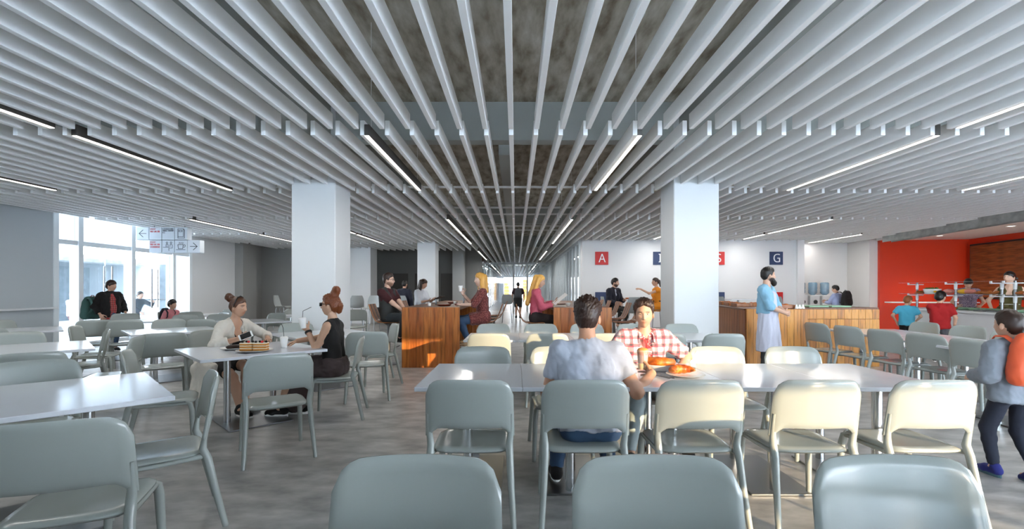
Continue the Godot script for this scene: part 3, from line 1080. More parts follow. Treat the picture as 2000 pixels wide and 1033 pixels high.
func build_counters() -> void:
	timber_table("oiled timber communal high table where a bearded man and a blonde woman sit", -1.99, -0.98, 8.32, 13.6, 1.055, "timber")
	timber_table("oiled timber communal high table where a woman reads a magazine", 0.655, 1.66, 8.2, 13.4, 1.055, "timber")
	# stools
	bar_stool_wood(V(-2.33, 0, 8.75), deg_to_rad(-90), "curved timber bar stool under the bearded man with glasses", "timber bar stools")
	bar_stool_wood(V(-0.55, 0, 8.85), deg_to_rad(90), "curved timber bar stool under the blonde woman", "timber bar stools")
	bar_stool_wood(V(-2.4, 0, 11.6), deg_to_rad(-90), "curved timber bar stool under the woman in the white blouse", "timber bar stools")
	bar_stool_wood(V(0.32, 0, 8.65), deg_to_rad(-90), "curved timber bar stool under the woman reading a magazine", "timber bar stools")
	for d in [9.9, 11.0]:
		bar_stool_wood(V(-0.5, 0, d), deg_to_rad(90), "empty timber bar stool beyond the blonde woman", "empty timber stools on the blonde woman's side")
	for d in [8.75, 9.7, 10.7, 11.7, 12.7]:
		bar_stool_wood(V(2.0, 0, d), deg_to_rad(90), "empty timber bar stool facing the woman with the magazine across the table", "empty timber stools behind the plaid shirt man")
	# grey shell stools and high tables by the walls
	for q in [[-5.2, 15.6, 20], [-4.6, 15.2, 170], [-7.95, 16.2, -90]]:
		bar_stool_shell(V(q[0], 0, q[1]), deg_to_rad(q[2]), "grey shell bar stool with thin steel legs beyond the white column", "shell stools near the grey wall")
	high_table(V(-4.2, 0, 16.2), "small white high table behind the bearded man", "high tables near the grey wall", 1.0)
	high_table(V(-6.9, 0, 16.2), "small white high table beside the lone grey bar stool", "high tables near the grey wall", 0.8)
	bar_stool_shell(V(-0.35, 0, 19.6), 0.0, "grey shell bar stool standing in the corridor beside the walking man", "")
	high_table(V(3.35, 0, 13.4), "white high table between the dark jacketed man and the woman in yellow", "", 0.7)
	bar_stool_shell(V(2.62, 0, 13.2), deg_to_rad(-90), "grey shell bar stool under the man in the dark jacket", "shell stools by the white wall")
	bar_stool_shell(V(2.98, 0, 12.2), deg_to_rad(10), "empty grey shell bar stool in front of the dark jacketed man", "shell stools by the white wall")
	bar_stool_shell(V(4.0, 0, 13.5), deg_to_rad(90), "grey shell bar stool under the woman in yellow", "shell stools by the white wall")
	for x in [5.6, 7.2]:
		bar_stool_shell(V(x, 0, 13.4), 0.0, "empty grey shell bar stool behind the timber counter", "shell stools behind the counter")
	high_table(V(6.4, 0, 13.7), "white high table behind the timber counter", "", 0.7)
	# golden timber counter where the man in the apron stands
	var turn := deg_to_rad(-8.5)
	var ct := thing("timber_counter", "golden timber buffet counter behind the man in the apron", "counter", V(3.86, 0, 7.95), turn)
	var n := 9
	var rng := RandomNumberGenerator.new()
	rng.seed = 3
	var fp := Node3D.new()
	fp.name = "front_panel"
	ct.add_child(fp)
	for k in n:
		part(fp, "board", Geo.new().box(Vector3(0.105 * (k + 0.5), 0.52, -0.02), Vector3(0.1035, 1.04, 0.04), 0.002), M["golden_%d" % (rng.randi() % 3)])
	var sp := Node3D.new()
	sp.name = "side_panel"
	ct.add_child(sp)
	for k in 18:
		part(sp, "board", Geo.new().box(Vector3(0.02, 0.52, -0.08 - 0.15 * (k + 0.5)), Vector3(0.04, 1.04, 0.148), 0.002), M["timber_%d" % (rng.randi() % 3)])
	part(ct, "worktop", Geo.new().box(Vector3(0.47, 1.03, -1.4), Vector3(0.98, 0.03, 2.66), 0.003), M.dark_ply)
	var c2 := thing("timber_cabinet", "golden boarded cabinet with green trays before the water coolers", "cabinet", V(5.08, 0, 8.45))
	for k in 11:
		var p := Node3D.new()
		p.name = "front_panel"
		c2.add_child(p, true)
		part(p, "drawer_front", Geo.new().box(Vector3(0.124 * (k + 0.5), 0.93, 0), Vector3(0.1225, 0.17, 0.04), 0.002), M["golden_%d" % (rng.randi() % 3)])
		part(p, "board", Geo.new().box(Vector3(0.124 * (k + 0.5), 0.42, 0), Vector3(0.1225, 0.84, 0.04), 0.002), M["golden_%d" % (rng.randi() % 3)])
	part(c2, "worktop", Geo.new().box(Vector3(0.682, 1.03, -0.5), Vector3(1.364, 0.03, 1.0), 0.003), M.dark_ply)
	part(c2, "carcass", Geo.new().box(Vector3(0.682, 0.505, -0.52), Vector3(1.33, 1.01, 0.96)), M.dark_ply)


func build_servery() -> void:
	var turn := deg_to_rad(-8.5)
	# soffit over the servery with its concrete edge
	var so := struct("ceiling")
	var e0 := Vector2(11.63, 15.0)
	var e1 := Vector2(9.95, 3.8)
	part(so, "fascia", run_box(e1, e0, SLAT_Y + 0.16, SLAB_Y, 0.12), M.wall_white)
	part(so, "edge_beam", run_box(e1, e0, SLAT_Y - 0.05, SLAT_Y + 0.16, -0.25), M.raw_concrete)
	part(so, "soffit", Geo.new().prism(PackedVector2Array([Vector2(10.1, -3.8), Vector2(11.75, -15.0), Vector2(12.2, -16.1), Vector2(15.0, -15.7), Vector2(13.1, -3.0)]), 0.08, Transform3D(Basis(Vector3(1, 0, 0), Vector3(0, 0, 1), Vector3(0, -1, 0)), Vector3(0, SLAT_Y + 0.02, 0))), M.white_paint)
	for q in [[12.2, 13.4], [12.9, 12.4], [12.2, 11.2], [13.0, 14.6], [11.7, 9.2], [12.6, 10.2]]:
		var dl := thing("downlight", "round recessed downlight in the servery's white ceiling", "light", V(q[0], SLAT_Y - 0.02, q[1]), 0.0, "servery downlights")
		part(dl, "trim", Geo.new().lathe([Vector2(0.10, 0.0), Vector2(0.105, -0.008), Vector2(0.085, -0.008), Vector2(0.08, 0.0)], 18), M.white_paint)
		part(dl, "lens", Geo.new().lathe([Vector2(0.001, -0.003), Vector2(0.082, -0.003)], 18), M.led_glow)
		var l := SpotLight3D.new()
		l.name = "lamp_light"
		l.light_energy = 1.8
		l.light_color = Color(1.0, 0.93, 0.84)
		l.spot_angle = 55
		l.spot_range = 30
		l.light_size = 0.08
		l.shadow_enabled = true
		dl.add_child(l)
		l.position = Vector3(0, -0.02, 0)
		l.rotation = Vector3(-PI / 2, 0, 0)
	# wood panel on the red wall
	var wp := thing("wood_menu_board", "large dark wood veneer board on the red servery wall", "board", V(14.35, 0, 12.9), deg_to_rad(81.5))
	part(wp, "frame", Geo.new().box(Vector3(0, 1.95, 0), Vector3(5.1, 1.75, 0.05), 0.01), M.steel_dark)
	for k in 7:
		part(wp, "veneer_board", Geo.new().box(Vector3(0, 1.125 + 0.235 * (k + 0.5), -0.03), Vector3(5.0, 0.232, 0.03), 0.003), M.veneer)
	# serving counter: white front, worktop, back shelf
	var ct := thing("serving_counter", "long white serving counter with trays and green plates", "counter", V(8.96, 0, 10.99), turn)
	part(ct, "front", Geo.new().box(Vector3(0.03, 0.455, 2.4), Vector3(0.05, 0.91, 5.0), 0.004), M.wall_white)
	part(ct, "end_panel", Geo.new().box(Vector3(0.36, 0.455, -0.08), Vector3(0.62, 0.91, 0.05), 0.004), M.wall_white)
	part(ct, "worktop", Geo.new().box(Vector3(0.34, 0.93, 2.35), Vector3(0.74, 0.04, 5.2), 0.004), M.white_paint)
	var sh := thing("wall_shelf", "white shelf on the red wall at the end of the serving counter", "shelf", V(12.4, 0, 15.85), turn)
	part(sh, "board", Geo.new().box(Vector3(1.2, 0.95, 0.15), Vector3(2.6, 0.04, 0.34), 0.004), M.white_paint)
	# food shelf: posts, glass, clamps
	var fs := thing("food_shelf", "glass sneeze guard shelf on steel posts above the serving counter", "shelf", V(9.2, 0, 10.99), turn)
	for k in 5:
		var z: float = [0.1, 1.25, 2.35, 2.62, 3.7][k]
		part(fs, "post", Geo.new().tube([Vector3(0, 0.95, z), Vector3(0, 1.52, z)], [0.022, 0.022], [0.022, 0.022], 10), M.steel)
		for y in [1.22, 1.46]:
			var cl := part(fs, "clamp", Geo.new().tube([Vector3(0, y - 0.09, z), Vector3(0, y + 0.03, z)], [0.026, 0.030], [0.026, 0.030], 10), M.white_paint)
			part(cl, "arm", Geo.new().box(Vector3(-0.02, y + 0.02, z), Vector3(0.30, 0.02, 0.025), 0.004), M.white_paint)
			part(cl, "jaw", Geo.new().box(Vector3(-0.18, y + 0.035, z), Vector3(0.025, 0.05, 0.04), 0.004), M.white_paint)
	part(fs, "lower_glass", Geo.new().box(Vector3(0, 1.27, 1.9), Vector3(0.42, 0.012, 4.2), 0.002), M.glass_tinted)
	part(fs, "upper_glass", Geo.new().box(Vector3(0, 1.52, 1.9), Vector3(0.42, 0.008, 4.2), 0.002), M.glass)
	# food on the shelf
	var green := paint("salad", Color(0.25, 0.42, 0.10), 0.6)
	var yellow := paint("yellow_food", Color(0.90, 0.68, 0.12), 0.5)
	var crust := paint("crust", Color(0.62, 0.34, 0.10), 0.6)
	var ham := paint("ham", Color(0.80, 0.50, 0.45), 0.5)
	var bt := Basis(Vector3.UP, turn)
	var org := V(9.2, 0, 10.99)
	var put := func(x: float, y: float, z: float) -> Vector3: return org + bt * Vector3(x, y, z)
	for q in [[0.55, "white oval bowl of green salad beside the child in blue"], [3.15, "white oval bowl of green salad before the woman in olive"]]:
		var b := thing("salad_bowl", q[1], "bowl", put.call(0.02, 1.276, q[0]), turn, "salad bowls on the food shelf")
		part(b, "bowl", Geo.new().lathe([Vector2(0.001, 0.0), Vector2(0.13, 0.0), Vector2(0.16, 0.10), Vector2(0.155, 0.105), Vector2(0.13, 0.08), Vector2(0.001, 0.08)], 22), M.ceramic)
		var lv := Geo.new()
		var rng := RandomNumberGenerator.new()
		rng.seed = 5
		for k in 26:
			var a := rng.randf() * TAU
			var r := sqrt(rng.randf()) * 0.12
			lv.ball(Vector3(cos(a) * r, 0.10 + rng.randf() * 0.025, sin(a) * r), Vector3(0.03, 0.008, 0.022), Basis(Vector3(rng.randf(), 1, rng.randf()).normalized(), rng.randf() * TAU) * Basis(Vector3.RIGHT, rng.randf() - 0.5), 4, 6)
		part(b, "salad", lv, green)
	for q in [[0.22, crust, 0], [0.85, yellow, 0], [1.05, ham, 1], [1.45, yellow, 2], [1.62, ham, 1], [1.9, crust, 0], [2.1, crust, 0], [2.8, crust, 0], [2.95, ham, 0]]:
		var lab: String = ["heap of small baked snacks on the glass food shelf", "joint of pink ham on the glass food shelf", "whole yellow loaf on the glass food shelf"][q[2]]
		var fd := Geo.new()
		if q[2] == 0:
			var rng := RandomNumberGenerator.new()
			rng.seed = int(q[0] * 100)
			fd.ball(Vector3(0, 0.02, 0), Vector3(0.11, 0.022, 0.12))
			for k in 12:
				fd.ball(Vector3(rng.randf_range(-0.09, 0.09), 0.02 + rng.randf() * 0.035, rng.randf_range(-0.10, 0.10)), Vector3(0.03, 0.02, 0.035), Basis(Vector3.UP, rng.randf() * 3.0), 5, 8)
			solo("snack_heap", fd, q[1], lab, "food", put.call(0, 1.276, q[0]), turn, "snacks on the food shelf")
		else:
			fd.tube([Vector3(0, 0.045, -0.13), Vector3(0, 0.05, -0.09), Vector3(0, 0.055, 0), Vector3(0, 0.05, 0.09), Vector3(0, 0.045, 0.13)], [0.02, 0.045, 0.055, 0.045, 0.02], [0.02, 0.042, 0.05, 0.042, 0.02], 12)
			solo("ham_joint" if q[2] == 1 else "yellow_loaf", fd, q[1], lab, "food", put.call(0, 1.276, q[0]), turn, "food on the glass shelf")
	# green plates and dishes on the counter
	for k in 6:
		solo("green_plate_stack", Geo.new().lathe([Vector2(0.001, 0), Vector2(0.09, 0), Vector2(0.13, 0.03), Vector2(0.13, 0.05), Vector2(0.09, 0.035), Vector2(0.001, 0.035)], 18), M.green_tray, "pale green plates stacked at the back of the serving counter", "plates", put.call(0.20, 0.951, 0.9 + k * 0.3), turn, "green plates on the serving counter")
	var bw := thing("snack_bowl", "brown bowl of dark berries on the serving counter", "bowl", put.call(-0.08, 0.951, 1.25), turn)
	part(bw, "bowl", Geo.new().lathe([Vector2(0.001, 0), Vector2(0.07, 0), Vector2(0.11, 0.06), Vector2(0.10, 0.06), Vector2(0.001, 0.03)], 18), crust)
	part(bw, "berries", Geo.new().ball(Vector3(0, 0.05, 0), Vector3(0.08, 0.025, 0.08)), M.black)
	for z in [2.0, 2.3, 3.3]:
		solo("food_pan", Geo.new().box(Vector3(0, 0.015, 0), Vector3(0.32, 0.03, 0.24), 0.01), M.steel, "shallow steel serving pan set on the white counter", "pan", put.call(0.02, 0.951, z), turn, "steel pans on the serving counter")
	# water coolers in the recess
	var blue := paint("cooler_blue", Color(0.48, 0.64, 0.74, 0.6), 0.08)
	blue.transparency = BaseMaterial3D.TRANSPARENCY_ALPHA
	var cab := thing("low_cabinet", "white low cabinet under the water coolers", "cabinet", V(10.92, 0, 16.85))
	part(cab, "body", Geo.new().box(Vector3(0, 0.38, 0), Vector3(1.98, 0.76, 0.5), 0.01), M.wall_white)
	part(cab, "worktop", Geo.new().box(Vector3(0, 0.78, -0.0), Vector3(2.02, 0.04, 0.54), 0.006), M.white_paint)
	for k in 3:
		var c := thing("water_cooler", ["countertop water cooler with a blue bottle beside the white pilaster", "countertop water cooler with a blue bottle between two others", "countertop water cooler with a blue bottle being used by the child"][k], "water cooler", V(10.03 + k * 0.42, 0.80, 16.75), 0.0, "water coolers in the recess")
		part(c, "body", Geo.new().box(Vector3(0, 0.19, 0), Vector3(0.34, 0.38, 0.32), 0.03), M.white_paint)
		part(c, "tap_bay", Geo.new().lathe([Vector2(0.07, -0.01), Vector2(0.07, 0.01), Vector2(0.001, 0.01)], 16, Transform3D(Basis(Vector3.RIGHT, PI / 2), Vector3(0, 0.14, 0.162))), M.dark_grey)
		part(c, "bottle", Geo.new().lathe([Vector2(0.06, 0.38), Vector2(0.10, 0.41), Vector2(0.138, 0.45), Vector2(0.14, 0.55), Vector2(0.132, 0.56), Vector2(0.132, 0.575), Vector2(0.14, 0.585), Vector2(0.14, 0.68), Vector2(0.132, 0.69), Vector2(0.14, 0.70), Vector2(0.14, 0.79), Vector2(0.12, 0.82), Vector2(0.001, 0.825)], 22), blue)


func glyph(parent: Node3D, text: String, px: float, m: Material, at: Vector3, font_name := "Droid Sans", depth := 0.006, left := false, bold := false) -> void:
	var tm := TextMesh.new()
	var f := SystemFont.new()
	f.font_names = PackedStringArray([font_name])
	if bold:
		f.font_weight = 700
	tm.font = f
	tm.text = text
	tm.font_size = 64
	tm.pixel_size = px / 64.0
	tm.depth = depth
	tm.horizontal_alignment = HORIZONTAL_ALIGNMENT_LEFT if left else HORIZONTAL_ALIGNMENT_CENTER
	part(parent, "lettering", tm, m, at)


func line(parent: Node3D, pts: Array, r: float, m: Material, closed := false) -> void:
	var g := Geo.new()
	var n := pts.size()
	for k in (n if closed else n - 1):
		var a: Vector2 = pts[k]
		var b: Vector2 = pts[(k + 1) % n]
		var mid := (a + b) / 2
		var dl := b - a
		g.box(Vector3(mid.x, mid.y, 0), Vector3(dl.length() + r, r, 0.006), 0.0, Basis(Vector3.BACK, atan2(dl.y, dl.x)))
	part(parent, "pictogram", g, m)


func ring(c: Vector2, r: float, n := 12) -> Array:
	var out := []
	for k in n:
		out.append(c + Vector2(cos(TAU * k / n), sin(TAU * k / n)) * r)
	return out


func build_signs() -> void:
	# letter squares on the white wall
	var xs := [2.945, 4.925, 6.92, 8.91]
	for k in 4:
		var red := k % 2 == 0
		var lt: String = ["A", "I", "S", "G"][k]
		var s := thing("letter_sign", "%s square sign with a white letter %s on the white wall" % ["red" if red else "dark blue", lt], "sign", V(xs[k], 2.44, 16.28))
		part(s, "panel", Geo.new().box(Vector3.ZERO, Vector3(0.445, 0.445, 0.04), 0.003), M.sign_red if red else M.sign_blue)
		glyph(s, lt, 0.40, M.sign_white, Vector3(0.01, 0.0, 0.023))
		var q := thing("square_sign", "%s square panel low on the white wall under the letter %s" % ["dark blue" if red else "red", lt], "sign", V(xs[k], 1.06, 16.28))
		part(q, "panel", Geo.new().box(Vector3.ZERO, Vector3(0.445, 0.445, 0.04), 0.003), M.sign_blue if red else M.sign_red)
	# hanging direction sign made of cubes
	var c := 0.325
	var t := thing("direction_sign", "hanging white direction sign of two rows of cubes with pictograms", "sign", V(-9.88, 2.99, 12.4))
	for row in 2:
		for k in 4:
			var x := (k + (1 if row == 1 else 0) + 0.5) * (c + 0.008)
			var y := -c * 0.5 - row * (c + 0.012)
			var cube := Node3D.new()
			cube.name = "cube"
			t.add_child(cube, true)
			cube.position = Vector3(x, y, 0)
			part(cube, "box", Geo.new().box(Vector3(0, 0, -0.09), Vector3(c, c, 0.18), 0.006), M.sign_face)
			cube.position.z = 0.0
			var fc := Node3D.new()
			var kk := row * 4 + k
			var z := 0.003
			var ink: Material = M.sign_ink
			var r := 0.014
			fc.free()
			var holder := cube
			match kk:
				0:
					line(holder, [Vector2(-0.09, 0), Vector2(0.09, 0)], r, ink)
					line(holder, [Vector2(0.01, 0.09), Vector2(-0.09, 0), Vector2(0.01, -0.09)], r, ink)
				1:
					glyph(holder, "STUDY", 0.05, M.sign_red, Vector3(-0.14, 0.11, z), "Droid Sans", 0.004, true)
					glyph(holder, "103 3A-3B", 0.055, M.sign_red, Vector3(-0.14, 0.05, z), "Droid Sans", 0.004, true, true)
				2:
					glyph(holder, "COUNSELING", 0.044, ink, Vector3(-0.145, 0.115, z), "Droid Sans", 0.004, true, true)
					glyph(holder, "SMALL GROUP", 0.042, ink, Vector3(-0.145, 0.07, z), "Droid Sans", 0.004, true, true)
					glyph(holder, "R-2", 0.042, ink, Vector3(-0.145, 0.02, z), "Droid Sans", 0.004, true)
				3:
					line(holder, [Vector2(-0.08, -0.12), Vector2(-0.08, 0.12), Vector2(0.065, 0.12), Vector2(0.065, -0.085), Vector2(-0.08, -0.085)], 0.011, ink)
					line(holder, [Vector2(-0.08, -0.12), Vector2(0.09, -0.12), Vector2(0.095, 0.09), Vector2(0.065, 0.12)], 0.011, ink)
					line(holder, [Vector2(-0.05, 0.045), Vector2(0.03, 0.045), Vector2(0.03, 0.085), Vector2(-0.05, 0.085)], 0.010, ink, true)
				4:
					glyph(holder, "STUDY", 0.05, M.sign_red, Vector3(-0.14, 0.11, z), "Droid Sans", 0.004, true)
					glyph(holder, "103 3C-3D", 0.055, M.sign_red, Vector3(-0.14, 0.05, z), "Droid Sans", 0.004, true, true)
					glyph(holder, "+CHINESE", 0.055, M.sign_red, Vector3(-0.14, -0.015, z), "Droid Sans", 0.004, true, true)
				5:
					line(holder, ring(Vector2(-0.03, 0.095), 0.022), 0.009, ink, true)
					line(holder, ring(Vector2(0.075, 0.095), 0.022), 0.009, ink, true)
					line(holder, [Vector2(-0.055, -0.01), Vector2(-0.055, 0.045), Vector2(-0.03, 0.062), Vector2(-0.003, 0.045), Vector2(-0.003, -0.01)], 0.010, ink)
					line(holder, [Vector2(0.045, -0.01), Vector2(0.05, 0.045), Vector2(0.075, 0.06), Vector2(0.105, 0.04), Vector2(0.105, -0.045), Vector2(0.02, -0.045), Vector2(0.02, -0.11)], 0.010, ink)
					line(holder, [Vector2(-0.13, -0.02), Vector2(0.02, -0.02)], 0.010, ink)
				6:
					line(holder, [Vector2(-0.08, 0.045), Vector2(-0.065, -0.06), Vector2(0.045, -0.06), Vector2(0.06, 0.045)], 0.011, ink, true)
					line(holder, [Vector2(0.06, 0.03), Vector2(0.10, 0.045), Vector2(0.115, 0.01), Vector2(0.09, -0.02), Vector2(0.055, -0.012)], 0.010, ink)
					line(holder, [Vector2(-0.12, -0.085), Vector2(0.11, -0.085)], 0.011, ink)
					for s in 3:
						line(holder, [Vector2(-0.055 + s * 0.045, 0.065), Vector2(-0.035 + s * 0.045, 0.085), Vector2(-0.045 + s * 0.045, 0.11)], 0.009, ink)
				7:
					line(holder, [Vector2(-0.09, 0), Vector2(0.09, 0)], r, ink)
					line(holder, [Vector2(-0.01, 0.09), Vector2(0.09, 0), Vector2(-0.01, -0.09)], r, ink)
	part(t, "hanger", Geo.new().tube([Vector3(0.4, 0, -0.09), Vector3(0.4, 0.07, -0.09)], [0.012, 0.012], [0.012, 0.012], 8), M.steel)
	part(t, "hanger", Geo.new().tube([Vector3(1.2, 0, -0.09), Vector3(1.2, 0.07, -0.09)], [0.012, 0.012], [0.012, 0.012], 8), M.steel)


func croissant(r: float) -> Geo:
	var pts := []
	var rx := []
	var ry := []
	for k in 29:
		var a := -1.9 + 3.8 * k / 28.0
		pts.append(Vector3(sin(a) * r, 0.028, -cos(a) * r * 0.8))
		var w := cos(a * 0.78)
		var rib := 1.0 + 0.13 * (0.5 - absf(fmod(k / 4.0, 1.0) - 0.5)) * 2.0
		rx.append(maxf(0.006, 0.036 * w * rib))
		ry.append(maxf(0.006, 0.032 * w * rib))
	return Geo.new().tube(pts, rx, ry, 12, true, Vector3(0, 1, 0))


func plate(r: float) -> Geo:
	return Geo.new().lathe([Vector2(0.001, 0.006), Vector2(0.001, 0.0), Vector2(r * 0.6, 0.0), Vector2(r, 0.016), Vector2(r * 0.985, 0.019), Vector2(r * 0.62, 0.006), Vector2(0.001, 0.006)], 28)


func paper_cup(label: String, at: Vector3, lid := true, tilt := 0.0) -> Node3D:
	var t := thing("paper_cup", label, "cup", at)
	t.rotation.z = tilt
	part(t, "cup", Geo.new().lathe([Vector2(0.001, 0), Vector2(0.028, 0), Vector2(0.040, 0.10), Vector2(0.036, 0.10), Vector2(0.001, 0.095)], 20), M.paper_white)
	if lid:
		part(t, "lid", Geo.new().lathe([Vector2(0.042, 0.098), Vector2(0.043, 0.106), Vector2(0.037, 0.108), Vector2(0.035, 0.118), Vector2(0.001, 0.118)], 20), M.paper_white)
	return t


func build_props() -> void:
	var T := 0.742
	var pastry := paint("pastry", Color(1, 1, 1), 0.42)
	pastry.albedo_texture = noise_tex(128, 0.03, 3, [[0.0, Color(0.42, 0.16, 0.05)], [0.45, Color(0.66, 0.30, 0.08)], [0.7, Color(0.78, 0.45, 0.14)], [1.0, Color(0.86, 0.62, 0.28)]], 81)
	pastry.uv1_triplanar = true
	pastry.uv1_scale = Vector3.ONE * 5.0
	var coffee := paint("coffee", Color(0.62, 0.30, 0.08), 0.3)
	var milk := paint("milk_coffee", Color(0.90, 0.74, 0.50), 0.3)
	var foam := paint("foam", Color(0.80, 0.55, 0.28), 0.7)
	var clear := paint("clear_glass", Color(1, 1, 1), 0.0)
	clear.albedo_color = Color(0.92, 0.95, 0.96, 0.18)
	clear.transparency = BaseMaterial3D.TRANSPARENCY_ALPHA
	clear.metallic_specular = 0.8
	# coffee glass in the t-shirt man's hand
	var cg := thing("coffee_glass", "tall glass mug of layered coffee held by the man in the t-shirt", "glass", V(0.885, T, 3.315))
	part(cg, "glass", Geo.new().lathe([Vector2(0.001, 0.0), Vector2(0.030, 0.0), Vector2(0.031, 0.02), Vector2(0.033, 0.10), Vector2(0.041, 0.20), Vector2(0.0395, 0.20), Vector2(0.031, 0.10), Vector2(0.028, 0.065), Vector2(0.001, 0.06)], 24), clear)
	part(cg, "milk", Geo.new().lathe([Vector2(0.001, 0.062), Vector2(0.029, 0.066), Vector2(0.0318, 0.11), Vector2(0.001, 0.11)], 24), milk)
	part(cg, "coffee", Geo.new().lathe([Vector2(0.0318, 0.11), Vector2(0.0385, 0.188), Vector2(0.001, 0.188)], 24), coffee)
	part(cg, "foam", Geo.new().lathe([Vector2(0.0388, 0.188), Vector2(0.039, 0.197), Vector2(0.03, 0.210), Vector2(0.012, 0.216), Vector2(0.001, 0.217)], 24), foam)
	part(cg, "handle", Geo.new().tube([Vector3(-0.035, 0.165, 0), Vector3(-0.06, 0.16, 0), Vector3(-0.068, 0.12, 0), Vector3(-0.055, 0.085, 0), Vector3(-0.03, 0.08, 0)], [0.006, 0.006, 0.006, 0.006, 0.006], [0.006, 0.006, 0.006, 0.006, 0.006], 8), clear)
	var bowl := thing("serving_bowl", "white oval bowl with a golden pastry before the man in plaid", "bowl", V(1.10, T, 3.66))
	part(bowl, "bowl", Geo.new().lathe([Vector2(0.001, 0.0), Vector2(0.075, 0.0), Vector2(0.10, 0.015), Vector2(0.145, 0.055), Vector2(0.142, 0.058), Vector2(0.095, 0.022), Vector2(0.001, 0.014)], 28), M.ceramic)
	var c0 := solo("croissant", croissant(0.085), pastry, "golden croissant in the white bowl before the man in plaid", "croissant", V(1.10, T + 0.038, 3.66), 2.8, "croissants on the long table")
	c0.scale = Vector3(1.25, 1.25, 1.25)
	solo("small_plate", plate(0.135), M.ceramic, "white plate with a croissant on the long table", "plate", V(1.215, T, 3.41))
	solo("croissant", croissant(0.08), pastry, "dark glazed croissant on the white plate", "croissant", V(1.205, T + 0.012, 3.42), 0.2, "croissants on the long table")
	for k in 2:
		var ck := thing("fork" if k == 0 else "knife", "steel %s lying beside the croissant plate" % ("fork" if k == 0 else "knife"), "cutlery", V(1.02 + k * 0.03, T, 3.40), deg_to_rad(35))
		part(ck, "handle", Geo.new().tube([Vector3(0, 0.004, 0.10), Vector3(0, 0.006, 0.05), Vector3(0, 0.006, -0.02)], [0.007, 0.005, 0.004], [0.003, 0.003, 0.003], 8), M.steel)
		if k == 0:
			for q in 4:
				part(ck, "tine", Geo.new().tube([Vector3(0, 0.006, -0.02), Vector3(-0.009 + q * 0.006, 0.006, -0.045), Vector3(-0.009 + q * 0.006, 0.007, -0.09)], [0.003, 0.002, 0.0012], [0.002, 0.0016, 0.001], 6), M.steel)
		else:
			part(ck, "blade", Geo.new().box(Vector3(0, 0.005, -0.07), Vector3(0.014, 0.002, 0.11), 0.0008), M.steel)
	var jar := thing("jam_jar", "small glass jar with a spoon beside the croissants", "jar", V(1.335, T, 3.62))
	part(jar, "glass", Geo.new().lathe([Vector2(0.001, 0), Vector2(0.036, 0), Vector2(0.038, 0.06), Vector2(0.032, 0.07), Vector2(0.034, 0.085), Vector2(0.031, 0.085), Vector2(0.001, 0.01)], 20), clear)
	part(jar, "jam", Geo.new().lathe([Vector2(0.001, 0.004), Vector2(0.033, 0.004), Vector2(0.034, 0.03), Vector2(0.001, 0.03)], 20), M.dark_grey)
	part(jar, "spoon", Geo.new().tube([Vector3(-0.01, 0.02, 0), Vector3(0.03, 0.12, -0.02), Vector3(0.05, 0.15, -0.025)], [0.003, 0.003, 0.004], [0.002, 0.002, 0.003], 6), M.steel)
	# women's table
	solo("cake_plate", plate(0.17), M.ceramic, "white plate under the layered cake slices", "plate", V(-2.62, T, 4.78))
	var sponge := paint("sponge", Color(0.76, 0.52, 0.22), 0.8)
	var cream := paint("cream", Color(0.92, 0.88, 0.80), 0.6)
	for k in 2:
		var cake := thing("cake_slice", "rectangular layered sponge cake slice topped with berries on the women's table", "cake", V(-2.69 + k * 0.135, T + 0.008, 4.78), deg_to_rad(4), "cake slices on the women's table")
		for q in 3:
			part(cake, "sponge_layer", Geo.new().box(Vector3(0, 0.012 + q * 0.026, 0), Vector3(0.125, 0.018, 0.08), 0.003), sponge)
			if q < 2:
				part(cake, "cream_layer", Geo.new().box(Vector3(0, 0.025 + q * 0.026, 0), Vector3(0.122, 0.008, 0.078), 0.001), cream)
		part(cake, "icing", Geo.new().box(Vector3(0, 0.076, 0), Vector3(0.126, 0.008, 0.081), 0.002), cream)
		for q in 4:
			part(cake, "berry", Geo.new().ball(Vector3(-0.045 + q * 0.03, 0.09, 0.012 * (1 - 2 * (q % 2))), Vector3(0.013, 0.012, 0.013)), M.sign_red if q == 2 else M.black)
	solo("side_plate", plate(0.12), M.ceramic, "white side plate with a dark tart on the women's table", "plate", V(-2.94, T, 4.95))
	solo("dark_tart", Geo.new().lathe([Vector2(0.001, 0), Vector2(0.06, 0), Vector2(0.075, 0.02), Vector2(0.05, 0.035), Vector2(0.001, 0.04)], 18), cloth("tart", Color(0.16, 0.10, 0.07)), "round dark tart on the side plate", "tart", V(-2.93, T + 0.008, 4.95))
	var pc := paper_cup("white paper cup with a lid and a black straw on the women's table", V(-2.48, T, 5.1))
	part(pc, "straw", Geo.new().tube([Vector3(0, 0.11, 0), Vector3(-0.01, 0.21, 0), Vector3(-0.03, 0.26, 0)], [0.003, 0.003, 0.003], [0.003, 0.003, 0.003], 6), M.black)
	var p2 := paper_cup("white paper cup held by the woman with sunglasses", V(-2.285, 0.945, 5.13), true, deg_to_rad(8))
	part(p2, "straw", Geo.new().tube([Vector3(0.005, 0.11, 0), Vector3(0.02, 0.185, 0), Vector3(0.115, 0.215, 0)], [0.003, 0.003, 0.003], [0.003, 0.003, 0.003], 6), M.black)
	var ph := thing("phone", "white smartphone with a black screen in the hands of the woman in the jacket", "phone", V(-2.97, 0.855, 5.24), deg_to_rad(15))
	ph.rotation.x = deg_to_rad(-25)
	ph.rotation.z = deg_to_rad(24)
	part(ph, "case", Geo.new().box(Vector3.ZERO, Vector3(0.14, 0.07, 0.009), 0.003), M.paper_white)
	part(ph, "screen", Geo.new().box(Vector3(0, 0, 0.005), Vector3(0.105, 0.062, 0.002)), M.black)
	# timber tables
	var H := 1.057
	var red_pot := paint("terracotta", Color(0.50, 0.16, 0.05), 0.45)
